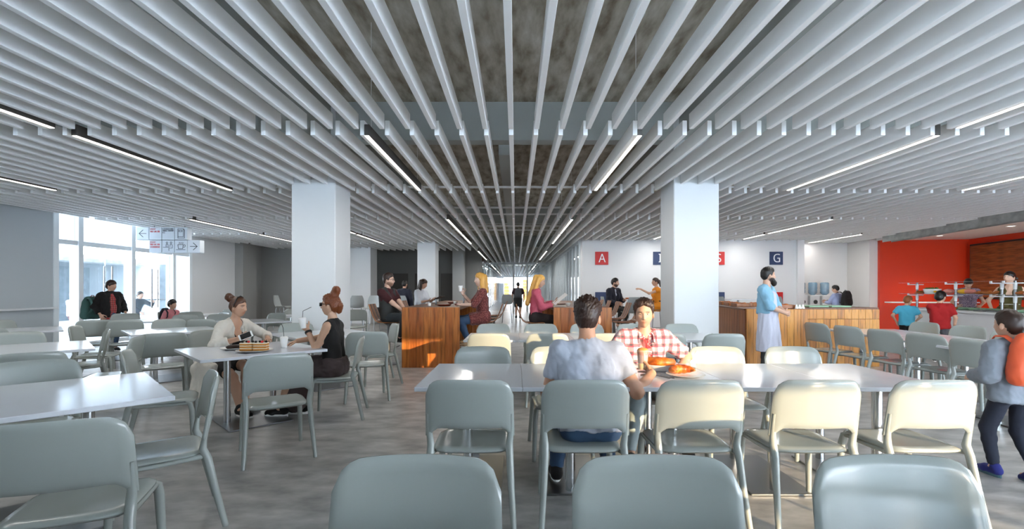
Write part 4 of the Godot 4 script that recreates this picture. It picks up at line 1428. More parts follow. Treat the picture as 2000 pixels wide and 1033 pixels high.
	for q in [[-1.35, 9.0, 0.15], [-1.4, 10.6, 0.12], [-1.12, 9.4, 0.10]]:
		solo("terracotta_dish", Geo.new().lathe([Vector2(0.001, 0.0), Vector2(q[2] * 0.7, 0.0), Vector2(q[2], 0.03), Vector2(q[2] * 0.93, 0.032), Vector2(0.001, 0.014)], 24), red_pot, "shallow terracotta dish on the blonde woman's timber table", "dish", V(q[0], H, q[1]), 0.0, "terracotta dishes on the timber table")
	for q in [[-1.62, 8.95], [-1.30, 10.2]]:
		solo("candle_jar", Geo.new().lathe([Vector2(0.001, 0), Vector2(0.03, 0), Vector2(0.035, 0.05), Vector2(0.028, 0.06), Vector2(0.001, 0.058)], 16), M.ceramic, "small cream candle jar on the bearded man's table", "jar", V(q[0], H, q[1]), 0.0, "candle jars on the timber table")
	for q in [[-1.62, 9.7], [-1.2, 11.0]]:
		solo("steel_shaker", Geo.new().lathe([Vector2(0.001, 0), Vector2(0.022, 0), Vector2(0.02, 0.10), Vector2(0.014, 0.115), Vector2(0.001, 0.118)], 16), M.steel, "slim steel shaker on the bearded man's table", "shaker", V(q[0], H, q[1]), 0.0, "steel shakers on the timber table")
	paper_cup("white cup raised by the blonde woman", V(-1.005, 1.335, 8.70), false)
	for q in [[0.98, 8.9], [1.22, 8.9]]:
		solo("coffee_cup", Geo.new().lathe([Vector2(0.001, 0), Vector2(0.03, 0), Vector2(0.05, 0.06), Vector2(0.045, 0.06), Vector2(0.001, 0.02)], 18), M.ceramic, "white coffee cup on the magazine reader's table", "cup", V(q[0], H, q[1]), 0.0, "coffee cups on the reader's table")
	solo("glass_carafe", Geo.new().lathe([Vector2(0.001, 0), Vector2(0.035, 0), Vector2(0.035, 0.10), Vector2(0.015, 0.15), Vector2(0.015, 0.20), Vector2(0.02, 0.21)], 18), clear, "slim glass carafe between two coffee cups", "carafe", V(1.09, H, 8.8))
	solo("orange_plate", plate(0.12), red_pot, "orange plate in front of the woman with the magazine", "plate", V(0.95, H, 9.9))
	var fruit := [[1.42, 10.2, "bread_roll", "round brown bread roll at the reader's table"], [1.5, 9.6, "small_bowl", "small white bowl at the edge of the reader's table"]]
	solo("bread_roll", Geo.new().ball(Vector3(0, 0.06, 0), Vector3(0.10, 0.07, 0.09)), pastry, fruit[0][3], "bread", V(1.42, H, 10.4))
	solo("small_bowl", Geo.new().lathe([Vector2(0.001, 0), Vector2(0.035, 0), Vector2(0.06, 0.05), Vector2(0.055, 0.05), Vector2(0.001, 0.015)], 18), M.ceramic, fruit[1][3], "bowl", V(1.52, H, 9.6))
	# magazine and menu board
	var mg := thing("magazine", "open magazine in the hands of the woman in pink", "magazine", V(0.80, 1.19, 8.60), 0.0)
	mg.rotation = Vector3(0, 0, deg_to_rad(38))
	for q in [-1.0, 1.0]:
		part(mg, "page", Geo.new().box(Vector3(0.0, 0.012 * absf(q), q * 0.105), Vector3(0.29, 0.005, 0.21), 0.001, Basis(Vector3.RIGHT, q * 0.22)), M.paper_white if q > 0 else cloth("magazine_print", Color(0.22, 0.12, 0.14)))
	var mb := thing("menu_board", "menu board held by the woman in the white blouse", "menu", V(-1.87, 1.16, 11.45), deg_to_rad(-20))
	mb.rotation.z = deg_to_rad(20)
	part(mb, "board", Geo.new().box(Vector3.ZERO, Vector3(0.30, 0.012, 0.22), 0.002), M.dark_grey)
	part(mb, "sheet", Geo.new().box(Vector3(0, 0.008, 0), Vector3(0.27, 0.003, 0.19)), M.paper_white)
	# things on the golden counter
	var tr := deg_to_rad(-8.5)
	var ob := V(3.86, 1.047, 7.95)
	var bb := Basis(Vector3.UP, tr)
	for q in [[0.25, -1.1], [0.28, -1.7], [0.6, -1.3], [0.7, -0.35], [0.3, -2.3]]:
		var b := thing("food_crate", "small wooden crate of pastries on the golden counter", "crate", ob + bb * Vector3(q[0], 0, q[1]), tr, "pastry crates on the golden counter")
		part(b, "tray", Geo.new().box(Vector3(0, 0.008, 0), Vector3(0.28, 0.016, 0.36), 0.003), M.dark_ply)
		for w in 2:
			part(b, "rim", Geo.new().box(Vector3((w * 2 - 1) * 0.135, 0.03, 0), Vector3(0.012, 0.06, 0.36), 0.002), M.ply)
			part(b, "rim", Geo.new().box(Vector3(0, 0.03, (w * 2 - 1) * 0.175), Vector3(0.28, 0.06, 0.012), 0.002), M.ply)
		for w in 5:
			part(b, "pastry", Geo.new().ball(Vector3(-0.08 + 0.08 * (w % 3), 0.045, -0.09 + 0.16 * (w / 3)), Vector3(0.045, 0.03, 0.05)), pastry)
	for k in 3:
		solo("folded_napkin", Geo.new().lathe([Vector2(0.03, 0), Vector2(0.018, 0.05), Vector2(0.001, 0.075)], 8), M.paper_white, "white folded napkin standing at the end of the golden counter", "napkin", ob + bb * Vector3(0.82 + k * 0.05, 0, -0.12), tr, "folded napkins on the golden counter")
	for k in 2:
		solo("green_tray", Geo.new().box(Vector3(0, 0.015, 0), Vector3(0.36, 0.03, 0.5), 0.008), M.green_tray, "pale green tray lying on the golden cabinet", "tray", V(5.42 + k * 0.40, 1.046, 8.75), 0.0, "green trays on the golden cabinet")
	solo("cheese_board", Geo.new().box(Vector3(0, 0.02, 0), Vector3(0.2, 0.04, 0.14), 0.01), pastry, "small snack on the white high table by the wall", "food", V(3.2, 1.102, 13.4))
	solo("snack_basket", Geo.new().lathe([Vector2(0.001, 0), Vector2(0.06, 0), Vector2(0.09, 0.07), Vector2(0.08, 0.07), Vector2(0.001, 0.03)], 14), pastry, "small basket on the high table behind the bearded man", "basket", V(-3.85, 1.102, 16.1))


# ---- people -------------------------------------------------------------
# A bone is [a, ra, b, rb, flat_a, flat_b]: a tapered capsule; flat ends are cut square.
func bone(a: Vector3, ra: float, b: Vector3, rb: float, fa := false, fb := false) -> Array:
	return [a, ra, b, rb, fa, fb]


# surface nets over the smooth union of bones; holes are bones taken away
func net(bones: Array, h: float, k: float, holes := []) -> Geo:
	var g := Geo.new()
	var lo := Vector3(1e9, 1e9, 1e9)
	var hi := -lo
	for b in bones:
		var r: float = maxf(b[1], b[3]) + 0.01
		lo = lo.min(b[0] - Vector3(r, r, r)).min(b[2] - Vector3(r, r, r))
		hi = hi.max(b[0] + Vector3(r, r, r)).max(b[2] + Vector3(r, r, r))
	lo -= Vector3.ONE * h * 3.0
	hi += Vector3.ONE * h * 3.0
	var nx := int((hi.x - lo.x) / h) + 1
	var ny := int((hi.y - lo.y) / h) + 1
	var nz := int((hi.z - lo.z) / h) + 1
	var total := nx * ny * nz
	var val := PackedFloat32Array()
	val.resize(total)
	val.fill(1.0)
	var stamp := PackedInt32Array()
	stamp.resize(total)
	var near := PackedByteArray()
	near.resize(total)
	var cand := PackedInt32Array()
	var band := h * 1.8 + k * 0.3
	var id := 0
	for b in bones:
		id += 1
		var a: Vector3 = b[0]
		var ra: float = b[1]
		var ab: Vector3 = b[2] - a
		var rb: float = b[3]
		var l2 := maxf(ab.length_squared(), 1e-8)
		var ln := sqrt(l2)
		var fa: bool = b[4]
		var fb: bool = b[5]
		var pieces := maxi(1, int(ceil(ln / 0.12)))
		var ext := k + h * 2.0
		for q in pieces:
			var p0 := a + ab * (float(q) / pieces)
			var p1 := a + ab * (float(q + 1) / pieces)
			var rr := maxf(ra, rb) + ext
			var blo := (p0.min(p1) - Vector3(rr, rr, rr) - lo) / h
			var bhi := (p0.max(p1) + Vector3(rr, rr, rr) - lo) / h
			var x0 := maxi(0, int(blo.x))
			var y0 := maxi(0, int(blo.y))
			var z0 := maxi(0, int(blo.z))
			var x1 := mini(nx - 1, int(bhi.x) + 1)
			var y1 := mini(ny - 1, int(bhi.y) + 1)
			var z1 := mini(nz - 1, int(bhi.z) + 1)
			for iy in range(y0, y1 + 1):
				for iz in range(z0, z1 + 1):
					var row := (iy * nz + iz) * nx
					var pa := Vector3(lo.x + x0 * h, lo.y + iy * h, lo.z + iz * h) - a
					for ix in range(x0, x1 + 1):
						var i := row + ix
						if stamp[i] != id:
							stamp[i] = id
							var s := pa.dot(ab) / l2
							var tt := clampf(s, 0.0, 1.0)
							var d := (pa - ab * tt).length() - (ra + (rb - ra) * tt)
							if fa and -s * ln > d:
								d = -s * ln
							if fb and (s - 1.0) * ln > d:
								d = (s - 1.0) * ln
							var o := val[i]
							if d < o + k:
								var m := k - absf(o - d)
								if m > 0.0:
									d = minf(o, d) - m * m / (4.0 * k)
								elif o < d:
									d = o
								val[i] = d
								if d < band and d > -band and near[i] == 0:
									near[i] = 1
									cand.append(i)
						pa.x += h
	for b in holes:
		var a: Vector3 = b[0]
		var ab: Vector3 = b[2] - a
		var l2 := maxf(ab.length_squared(), 1e-8)
		var rr: float = maxf(b[1], b[3]) + h * 2.0
		var blo: Vector3 = ((a.min(b[2]) - Vector3(rr, rr, rr) - lo) / h).max(Vector3.ZERO)
		var bhi: Vector3 = ((a.max(b[2]) + Vector3(rr, rr, rr) - lo) / h).min(Vector3(nx - 1, ny - 1, nz - 1))
		for iy in range(int(blo.y), int(bhi.y) + 1):
			for iz in range(int(blo.z), int(bhi.z) + 1):
				for ix in range(int(blo.x), int(bhi.x) + 1):
					var i := (iy * nz + iz) * nx + ix
					if val[i] < 0.5:
						var pa := lo + Vector3(ix, iy, iz) * h - a
						var tt := clampf(pa.dot(ab) / l2, 0.0, 1.0)
						var d: float = -((pa - ab * tt).length() - lerpf(b[1], b[3], tt))
						if d > val[i]:
							val[i] = d
							if near[i] == 0:
								near[i] = 1
								cand.append(i)
	var offs := PackedInt32Array([0, 1, nx, nx + 1, nx * nz, nx * nz + 1, nx * nz + nx, nx * nz + nx + 1])
	var vert := PackedInt32Array()
	vert.resize(total)
	vert.fill(-1)
	var ea := PackedInt32Array([0, 2, 4, 6, 0, 1, 4, 5, 0, 1, 2, 3])
	var eb := PackedInt32Array([1, 3, 5, 7, 2, 3, 6, 7, 4, 5, 6, 7])
	var corner := [Vector3(0, 0, 0), Vector3(1, 0, 0), Vector3(0, 0, 1), Vector3(1, 0, 1), Vector3(0, 1, 0), Vector3(1, 1, 0), Vector3(0, 1, 1), Vector3(1, 1, 1)]
	var top := total - offs[7] - 1
	var f := PackedFloat32Array()
	f.resize(8)
	for i in cand:
		if i > top:
			continue
		var neg := 0
		for q in 8:
			f[q] = val[i + offs[q]]
			if f[q] < 0.0:
				neg += 1
		if neg == 0 or neg == 8:
			continue
		var sum := Vector3.ZERO
		var cnt := 0
		for e in 12:
			var u := f[ea[e]]
			var w := f[eb[e]]
			if (u < 0.0) != (w < 0.0):
				sum += corner[ea[e]].lerp(corner[eb[e]], u / (u - w))
				cnt += 1
		var ix := i % nx
		var iz := (i / nx) % nz
		var iy := i / (nx * nz)
		vert[i] = g.add(lo + (Vector3(ix, iy, iz) + sum / cnt) * h)
	var sx := 1
	var sz := nx
	var sy := nx * nz
	for i in cand:
		if i > top or i < sx + sy + sz:
			continue
		var v0 := val[i] < 0.0
		for ax in 3:
			var step: int = [sx, sy, sz][ax]
			if (val[i + step] < 0.0) == v0:
				continue
			var s1: int = [sy, sz, sx][ax]
			var s2: int = [sz, sx, sy][ax]
			var a := vert[i]
			var b := vert[i - s1]
			var c := vert[i - s1 - s2]
			var d := vert[i - s2]
			if a < 0 or b < 0 or c < 0 or d < 0:
				continue
			if v0:
				g.quad(a, b, c, d)
			else:
				g.quad(a, d, c, b)
	return g


# move the vertices along their normals by noise: folds of cloth, strands of hair
func crumple(g: Geo, amp: float, freq: Vector3, seed_: int) -> Geo:
	var n := FastNoiseLite.new()
	n.noise_type = FastNoiseLite.TYPE_SIMPLEX_SMOOTH
	n.frequency = 1.0
	n.fractal_octaves = 2
	n.seed = seed_
	var nor := PackedVector3Array()
	nor.resize(g.v.size())
	for k in range(0, g.t.size(), 3):
		var f := (g.v[g.t[k + 2]] - g.v[g.t[k]]).cross(g.v[g.t[k + 1]] - g.v[g.t[k]])
		for q in 3:
			nor[g.t[k + q]] += f
	for k in g.v.size():
		var p := g.v[k] * freq
		g.v[k] += nor[k].normalized() * n.get_noise_3d(p.x, p.y, p.z) * amp
	return g


func bend(root: Vector3, target: Vector3, l1: float, l2: float, pole: Vector3) -> Array:
	var to := target - root
	var d := clampf(to.length(), 0.02, (l1 + l2) * 0.999)
	var dir := to.normalized()
	var x := (l1 * l1 - l2 * l2 + d * d) / (2.0 * d)
	var y := sqrt(maxf(l1 * l1 - x * x, 0.0))
	var side := (pole - dir * pole.dot(dir)).normalized()
	return [root + dir * x + side * y, root + dir * d]


func hand_geo(g: Geo, wrist: Vector3, along: Vector3, palm: Vector3, left: bool, curl: float, s: float) -> void:
	var f := along.normalized()
	var n := (palm - f * palm.dot(f)).normalized()
	var r := f.cross(n) * (-1.0 if left else 1.0)  # towards the thumb
	var sides := 8
	# palm
	var pts := []
	var rx := []
	var ry := []
	for q in [[-0.02, 0.026, 0.021], [0.01, 0.031, 0.019], [0.04, 0.039, 0.016], [0.075, 0.041, 0.014], [0.092, 0.037, 0.011]]:
		pts.append(wrist + f * q[0] * s)
		rx.append(q[1] * s)
		ry.append(q[2] * s)
	g.tube(pts, rx, ry, 12, true, n)
	for k in 4:
		var ln: float = [0.072, 0.080, 0.074, 0.058][k] * s
		var rad: float = [0.0088, 0.009, 0.0086, 0.0076][k] * s
		var p := wrist + f * (0.082 - 0.004 * absf(k - 1.2)) * s + r * (0.029 - 0.0195 * k) * s
		var dir := (f + r * (0.10 - 0.07 * k)).normalized()
		var fp := [p - dir * 0.02 * s, p]
		var fr := [rad, rad * 1.02]
		var c := curl * (1.0 + 0.08 * k)
		for j in 3:
			dir = dir.rotated(dir.cross(n).normalized(), c)
			p += dir * ln * [0.44, 0.31, 0.25][j]
			fp.append(p)
			fr.append(rad * [0.95, 0.86, 0.62][j])
		g.tube(fp, fr, fr, sides, true, n)
	var tp := wrist + f * 0.022 * s + r * 0.024 * s + n * 0.006 * s
	var td := (f * 0.75 + r * 0.75 + n * 0.35).normalized()
	var t1 := tp + td * 0.042 * s
	var td2 := (td + f * 0.5 + n * curl * 0.6).normalized()
	var t2 := t1 + td2 * 0.032 * s
	var t3 := t2 + (td2 + f * 0.2 - r * 0.25 + n * curl * 0.4).normalized() * 0.026 * s
	g.tube([tp - td * 0.012 * s, tp, t1, t2, t3], [0.012 * s, 0.0135 * s, 0.0108 * s, 0.0098 * s, 0.0065 * s], [0.012 * s, 0.0135 * s, 0.0108 * s, 0.0095 * s, 0.006 * s], sides, true, n)


func gauss(x: float, w: float) -> float:
	return exp(-(x / w) * (x / w))


func skull(d: Vector3) -> Vector3:
	var p := Vector3(d.x * 0.074, d.y * 0.118, d.z * 0.094)
	if d.z < 0.0:
		p.z *= 1.10
	if p.y < -0.005:
		var t := minf((-0.005 - p.y) / 0.105, 1.0)
		p.x *= 1.0 - 0.30 * t * t
		if d.z < 0.0:
			p.z *= 1.0 - 0.5 * t
		else:
			p.z *= 1.0 + 0.10 * t * t
	return p


# head round its own centre, nose along +z
func head_geo(g: Geo, xf: Transform3D, o: Dictionary, fine: int) -> void:
	var skin: Color = o.skin
	var rows := 30 * fine
	var cols := 36 * fine
	var brow: Color = o.get("brow", Color(0.06, 0.04, 0.03))
	var lip: Color = o.get("lip", Color(skin.r * 0.82, skin.g * 0.52, skin.b * 0.50))
	var beard: float = o.get("beard", 0.0)
	var i0 := g.v.size()
	for j in rows + 1:
		var lat := -PI / 2 + PI * j / rows
		for i in cols:
			var t := -1.0 + 2.0 * i / cols
			var lon := PI * (t * 0.5 + 0.5 * t * t * t)
			var d := Vector3(sin(lon) * cos(lat), sin(lat), cos(lon) * cos(lat))
			var p := skull(d)
			var col := skin
			if d.z > 0.0:
				var x := p.x
				var y := p.y
				var ax := absf(x)
				var fr := smoothstep(0.0, 0.35, d.z)
				var dz := 0.0
				var s := (0.024 - y) / 0.056
				if s > 0.0:
					var low := 1.0 if s < 1.0 else maxf(0.0, 1.0 - (s - 1.0) * 8.0)
					dz += gauss(x, 0.0095 + 0.003 * minf(s, 1.0)) * (0.004 + 0.020 * pow(minf(s, 1.0), 1.4)) * low
				dz += 0.006 * gauss(ax - 0.0125, 0.006) * gauss(y + 0.027, 0.008)
				dz -= 0.011 * gauss(ax - 0.032, 0.017) * gauss(y - 0.012, 0.012)
				dz += 0.0045 * gauss(ax - 0.028, 0.022) * gauss(y - 0.031, 0.007)
				dz += 0.0055 * gauss(x, 0.021) * gauss(y + 0.053, 0.005)
				dz += 0.006 * gauss(x, 0.018) * gauss(y + 0.0645, 0.006)
				dz -= 0.004 * gauss(x, 0.024) * gauss(y + 0.0587, 0.0024)
				dz += 0.007 * gauss(x, 0.02) * gauss(y + 0.098, 0.014)
				dz += 0.003 * gauss(ax - 0.045, 0.02) * gauss(y + 0.01, 0.02)
				p.z += dz * fr
				var lm := clampf(gauss(x, 0.021) * (gauss(y + 0.0535, 0.005) + gauss(y + 0.064, 0.0055)) * 1.3, 0.0, 1.0)
				col = col.lerp(lip, lm * 0.85)
				var bm := clampf(gauss(ax - 0.032, 0.016) * gauss(y - 0.032 + 0.004 * pow(ax / 0.05, 2.0), 0.0042) * 1.5, 0.0, 1.0)
				col = col.lerp(brow, minf(bm * 1.25, 1.0))
				if beard > 0.0:
					var jaw := smoothstep(-0.028, -0.045, y + 0.02 * gauss(x, 0.03) - 0.35 * maxf(ax - 0.045, 0.0))
					jaw *= 1.0 - gauss(x, 0.017) * gauss(y + 0.059, 0.009)
					col = col.lerp(brow, clampf(jaw, 0.0, 1.0) * beard)
					p.z += jaw * beard * 0.006
			elif beard > 0.0 and p.y < -0.03:
				col = col.lerp(brow, beard * smoothstep(-0.45, -0.05, d.z) * smoothstep(-0.03, -0.05, p.y))
			g.tint = col
			g.add(xf * p)
	for j in rows:
		for i in cols:
			var a := i0 + j * cols + i
			var b := i0 + j * cols + (i + 1) % cols
			g.quad(a, b, b + cols, a + cols)
	# ears and eyes
	for s in [-1.0, 1.0]:
		g.tint = skin
		g.ball(xf * Vector3(s * 0.077, -0.006, -0.008), Vector3(0.009, 0.031, 0.018), xf.basis * Basis(Vector3.UP, s * 0.35) * Basis(Vector3.RIGHT, -0.2), 8, 10)
		g.tint = Color(0.75, 0.73, 0.70)
		g.ball(xf * Vector3(s * 0.031, 0.011, 0.0715), Vector3(0.0125, 0.0075, 0.0105), xf.basis, 6, 10)
		g.tint = Color(0.035, 0.025, 0.02)
		g.ball(xf * Vector3(s * 0.031, 0.011, 0.0785), Vector3(0.0055, 0.0055, 0.0048), xf.basis, 6, 8)
		g.tint = skin
		g.ball(xf * Vector3(s * 0.031, 0.0165, 0.0725), Vector3(0.0145, 0.0048, 0.0108), xf.basis, 6, 10)


# cap of hair following the skull; top, side: thickness
func hair_geo(xf: Transform3D, top: float, side: float, rough: float, fringe: float, nape: float, seed_: int, fine := 1) -> Geo:
	var g := Geo.new()
	var rows := 26 * fine
	var cols := 40 * fine
	var n := FastNoiseLite.new()
	n.seed = seed_
	n.frequency = 1.0
	for j in rows + 1:
		var lat := -PI / 2 + PI * j / rows
		for i in cols:
			var lon := -PI + TAU * i / cols
			var d := Vector3(sin(lon) * cos(lat), sin(lat), cos(lon) * cos(lat))
			var p := skull(d)
			var a := absf(lon)
			var line: float
			if a < 1.05:
				line = lerpf(fringe, fringe - 0.025, a / 1.05)
			elif a < 1.4:
				line = lerpf(fringe - 0.025, -0.012, (a - 1.05) / 0.35)
			elif a < 1.75:
				line = lerpf(-0.012, 0.004, (a - 1.4) / 0.35)
			elif a < 2.1:
				line = lerpf(0.004, nape * 0.7, (a - 1.75) / 0.35)
			else:
				line = lerpf(nape * 0.7, nape, minf((a - 2.1) / 0.6, 1.0))
			var mask := smoothstep(-0.005, 0.009, p.y - line)
			var up := smoothstep(0.0, 0.09, p.y)
			var th := lerpf(side, top, up) * (0.35 + 0.65 * smoothstep(0.0, 0.04, p.y - line))
			var q := p * 95.0
			th *= 1.0 + rough * n.get_noise_3d(q.x, q.y, q.z)
			g.add(xf * (p + d * (th * mask - 0.012 * (1.0 - mask))))
	for j in rows:
		for i in cols:
			var a := j * cols + i
			var b := j * cols + (i + 1) % cols
			g.quad(a, b, b + cols, a + cols)
	return g


func skin_mat() -> StandardMaterial3D:
	if not M.has("skin"):
		var m := paint("skin", Color(1, 1, 1), 0.5)
		m.vertex_color_use_as_albedo = true
	return M.skin


func cloth(called: String, c: Color, rough := 0.85) -> StandardMaterial3D:
	if not M.has(called):
		var m := paint(called, c, rough)
		m.rim_enabled = true
		m.rim = 0.3
	return M[called]


const SKIN_LIGHT := Color(0.56, 0.33, 0.23)
const SKIN_TAN := Color(0.47, 0.26, 0.16)

# Builds a person. All lengths in o are for a body 1.75 m tall, times o.s; the person looks along +z of its own node.
# o: at, turn, s, hip (height of the hip joints), lean, bow (side tilt), head [yaw, pitch], lh, rh (wrist targets), lf, rf (ankle targets), women narrower with f
func person(o: Dictionary) -> Dictionary:
	var s: float = o.get("s", 1.0)
	var t := thing("person", o.label, "person", o.at, deg_to_rad(o.get("turn", 0.0)), o.get("group", ""))
	t.scale = Vector3.ONE * s
	var f: bool = o.get("f", false)
	var kid: float = o.get("kid", 1.0)      # head size factor
	var fat: float = o.get("fat", 1.0)
	var hip := Vector3(0, o.get("hip", 0.93) / s, 0)
	var lean := Basis(Vector3.UP, deg_to_rad(o.get("twist", 0.0))) * Basis(Vector3.BACK, deg_to_rad(o.get("bow", 0.0))) * Basis(Vector3.RIGHT, deg_to_rad(o.get("lean", 0.0)))
	var sp := func(p: Vector3) -> Vector3: return hip + lean * p
	var sw := 0.155 if f else 0.182
	var waist: Vector3 = hip + lean * Vector3(0, 0.13, -0.005)
	var chest: Vector3 = hip + lean * Vector3(0, 0.33, 0.0)
	var neck: Vector3 = hip + lean * Vector3(0, 0.475, -0.012)
	var jl: Vector3 = hip + lean * Vector3(sw, 0.445, -0.01)
	var jr: Vector3 = hip + lean * Vector3(-sw, 0.445, -0.01)
	jl += lean * o.get("ls", Vector3.ZERO)
	jr += lean * o.get("rs", Vector3.ZERO)
	var hy: Array = o.get("head", [0.0, 0.0])
	var hb := Basis(Vector3.UP, deg_to_rad(hy[0])) * Basis(Vector3.RIGHT, deg_to_rad(hy[1])) * Basis(Vector3.BACK, deg_to_rad(hy[2] if hy.size() > 2 else 0.0))
	var skew := lean.slerp(Basis.IDENTITY, 0.55)
	var hc: Vector3 = neck + skew * Vector3(0, 0.085, 0.012) + hb * Vector3(0, 0.105, 0.022) * kid
	var hx := Transform3D(hb * Basis.from_scale(Vector3.ONE * (0.98 if f else 1.02) * kid), hc)
	# arms
	var ul := 0.285
	var fl := 0.255
	var el: Array = bend(jl, o.get("lh", sp.call(Vector3(0.27, -0.05, 0.05)) * s) / s, ul, fl, o.get("lp", Vector3(0.6, -0.6, -0.6)))
	var er: Array = bend(jr, o.get("rh", sp.call(Vector3(-0.27, -0.05, 0.05)) * s) / s, ul, fl, o.get("rp", Vector3(-0.6, -0.6, -0.6)))
	# legs
	var hl := hip + Vector3(0.088, -0.02, 0)
	var hr := hip + Vector3(-0.088, -0.02, 0)
	var kl: Array = bend(hl, o.get("lf", Vector3(0.10, 0.08, 0.0) * s) / s, 0.42, 0.42, o.get("lk", Vector3(0.1, 0.2, 1.0)))
	var kr: Array = bend(hr, o.get("rf", Vector3(-0.10, 0.08, 0.0) * s) / s, 0.42, 0.42, o.get("rk", Vector3(-0.1, 0.2, 1.0)))
	var tw: float = (0.095 if f else 0.105) * fat
	var ww: float = (0.082 if f else 0.105) * fat
	var torso := func(e: float, from_y: float, flat: bool) -> Array:
		var bs := []
		for q in [-1.0, 1.0]:
			var hp: Vector3 = hip + lean * Vector3(q * 0.075, from_y, 0.0)
			var wp: Vector3 = hip + lean * Vector3(q * (0.05 if f else 0.065), 0.15, 0.0)
			var cp: Vector3 = hip + lean * Vector3(q * (0.07 if f else 0.088), 0.34, 0.0)
			bs.append(bone(hp, tw * 1.04 + e, wp, ww + e, flat, false))
			bs.append(bone(wp, ww + e, cp, (0.088 if f else 0.098) * fat + e))
			if f:
				bs.append(bone(hip + lean * Vector3(q * 0.062, 0.315, 0.075), 0.045 + e, hip + lean * Vector3(q * 0.06, 0.33, 0.04), 0.06 + e))
		bs.append(bone(jl + lean * Vector3(-0.035, -0.01, 0), 0.058 + e, jr + lean * Vector3(0.035, -0.01, 0), 0.058 + e))
		bs.append(bone(chest, 0.09 * fat + e, neck + lean * Vector3(0, -0.03, 0), 0.06 + e))
		bs.append(bone(neck + lean * Vector3(0, 0.005, -0.005), 0.052 + e, (jl + neck) * 0.5 + lean * Vector3(0, 0.0, 0), 0.046 + e))
		bs.append(bone(neck + lean * Vector3(0, 0.005, -0.005), 0.052 + e, (jr + neck) * 0.5 + lean * Vector3(0, 0.0, 0), 0.046 + e))
		return bs
	var aw: float = (0.040 if f else 0.049) * lerpf(fat, 1.0, 0.5)
	var arm := func(e: float, reach: float, left: bool) -> Array:
		# reach: 1 = elbow, 2 = wrist
		var j: Vector3 = jl if left else jr
		var eb: Vector3 = el[0] if left else er[0]
		var wr: Vector3 = el[1] if left else er[1]
		var bs := []
		if reach <= 1.0:
			bs.append(bone(j, aw * 1.15 + e, j.lerp(eb, reach), lerpf(aw * 1.15, aw * 0.82, reach) + e, false, reach < 1.0))
		else:
			bs.append(bone(j, aw * 1.15 + e, eb, aw * 0.82 + e))
			bs.append(bone(eb, aw * 0.86 + e, eb.lerp(wr, reach - 1.0), lerpf(aw * 0.86, 0.028, reach - 1.0) + e, false, reach < 2.0 or e > 0.0))
		return bs
	var leg := func(e: float, reach: float, left: bool) -> Array:
		var h0: Vector3 = hl if left else hr
		var k0: Vector3 = (kl if left else kr)[0]
		var a0: Vector3 = (kl if left else kr)[1]
		var tr := (0.086 if f else 0.088) * fat
		var bs := []
		if reach <= 1.0:
			bs.append(bone(h0, tr + e, h0.lerp(k0, reach), lerpf(tr, 0.056, reach) + e, false, true))
		else:
			bs.append(bone(h0, tr + e, k0, 0.058 + e))
			var cf := k0.lerp(a0, 0.3) + (a0 - k0).cross(Vector3(1, 0, 0)).normalized() * 0.008
			bs.append(bone(k0, 0.056 + e, cf, 0.055 * fat + e))
			bs.append(bone(cf, 0.055 * fat + e, cf.lerp(a0, (reach - 1.3) / 0.7), lerpf(0.055, 0.036, (reach - 1.3) / 0.7) + e, false, reach < 2.0 or e > 0.0))
		return bs
	var cell: float = o.get("cell", 0.016) / s
	# skin: one continuous body
	var bs: Array = torso.call(0.0, 0.0, false)
	bs.append(bone(hl, 0.09 * fat, hr, 0.09 * fat))
	for q in [true, false]:
		bs.append_array(arm.call(0.0, 2.0, q))
		bs.append_array(leg.call(0.0, 2.0, q))
		var an: Vector3 = (kl if q else kr)[1]
		var toe: Vector3 = (Basis(Vector3.UP, deg_to_rad(o.get("ly" if q else "ry", 0.0))) * Vector3(0, -0.055, 0.15))
		bs.append(bone(an, 0.036, an + toe, 0.026))
	bs.append(bone(neck + Vector3(0, -0.02, 0), 0.056 * lerpf(kid, 1.0, 0.5) * (0.9 if f else 1.0), hc + hb * Vector3(0, -0.05, -0.018), 0.052 * (0.88 if f else 1.0)))
	var g := net(bs, cell, 0.03)
	g.colored = true
	var skin: Color = o.get("skin", SKIN_LIGHT)
	for k in g.c.size():
		g.c[k] = skin
	g.tint = skin
	o.skin = skin
	for q in [true, false]:
		var e: Array = el if q else er
		var along: Vector3 = o.get("la" if q else "ra", e[1] - e[0])
		var palm: Vector3 = o.get("ln" if q else "rn", Vector3(-0.6 if q else 0.6, -0.3, -0.2))
		hand_geo(g, e[1], along, palm, q, o.get("lc" if q else "rc", 0.35), kid * (0.92 if f else 1.0))
	head_geo(g, hx, o, o.get("fine", 1))
	part(t, "body", g, skin_mat())
	return {"node": t, "torso": torso, "arm": arm, "leg": leg, "hip": hip, "lean": lean, "neck": neck, "chest": chest, "jl": jl, "jr": jr, "el": el, "er": er, "hl": hl, "hr": hr, "kl": kl, "kr": kr, "hx": hx, "hc": hc, "cell": cell, "s": s, "f": f, "o": o}


func top_wear(p: Dictionary, called: String, m: Material, reach: float, e := 0.012, hem := 0.0, holes := [], fold := 0.006, reach_r := -1.0) -> MeshInstance3D:
	var bs: Array = p.torso.call(e, hem, true)
	if reach > 0.0:
		bs.append_array(p.arm.call(e + 0.004, reach, true))
		bs.append_array(p.arm.call(e + 0.004, reach if reach_r < 0.0 else reach_r, false))
	var g := net(bs, p.cell, 0.03, holes)
	crumple(g, fold, Vector3(7, 6, 7), 5)
	crumple(g, fold * 0.8, Vector3(26, 11, 18), 6)
	return part(p.node, called, g, m)


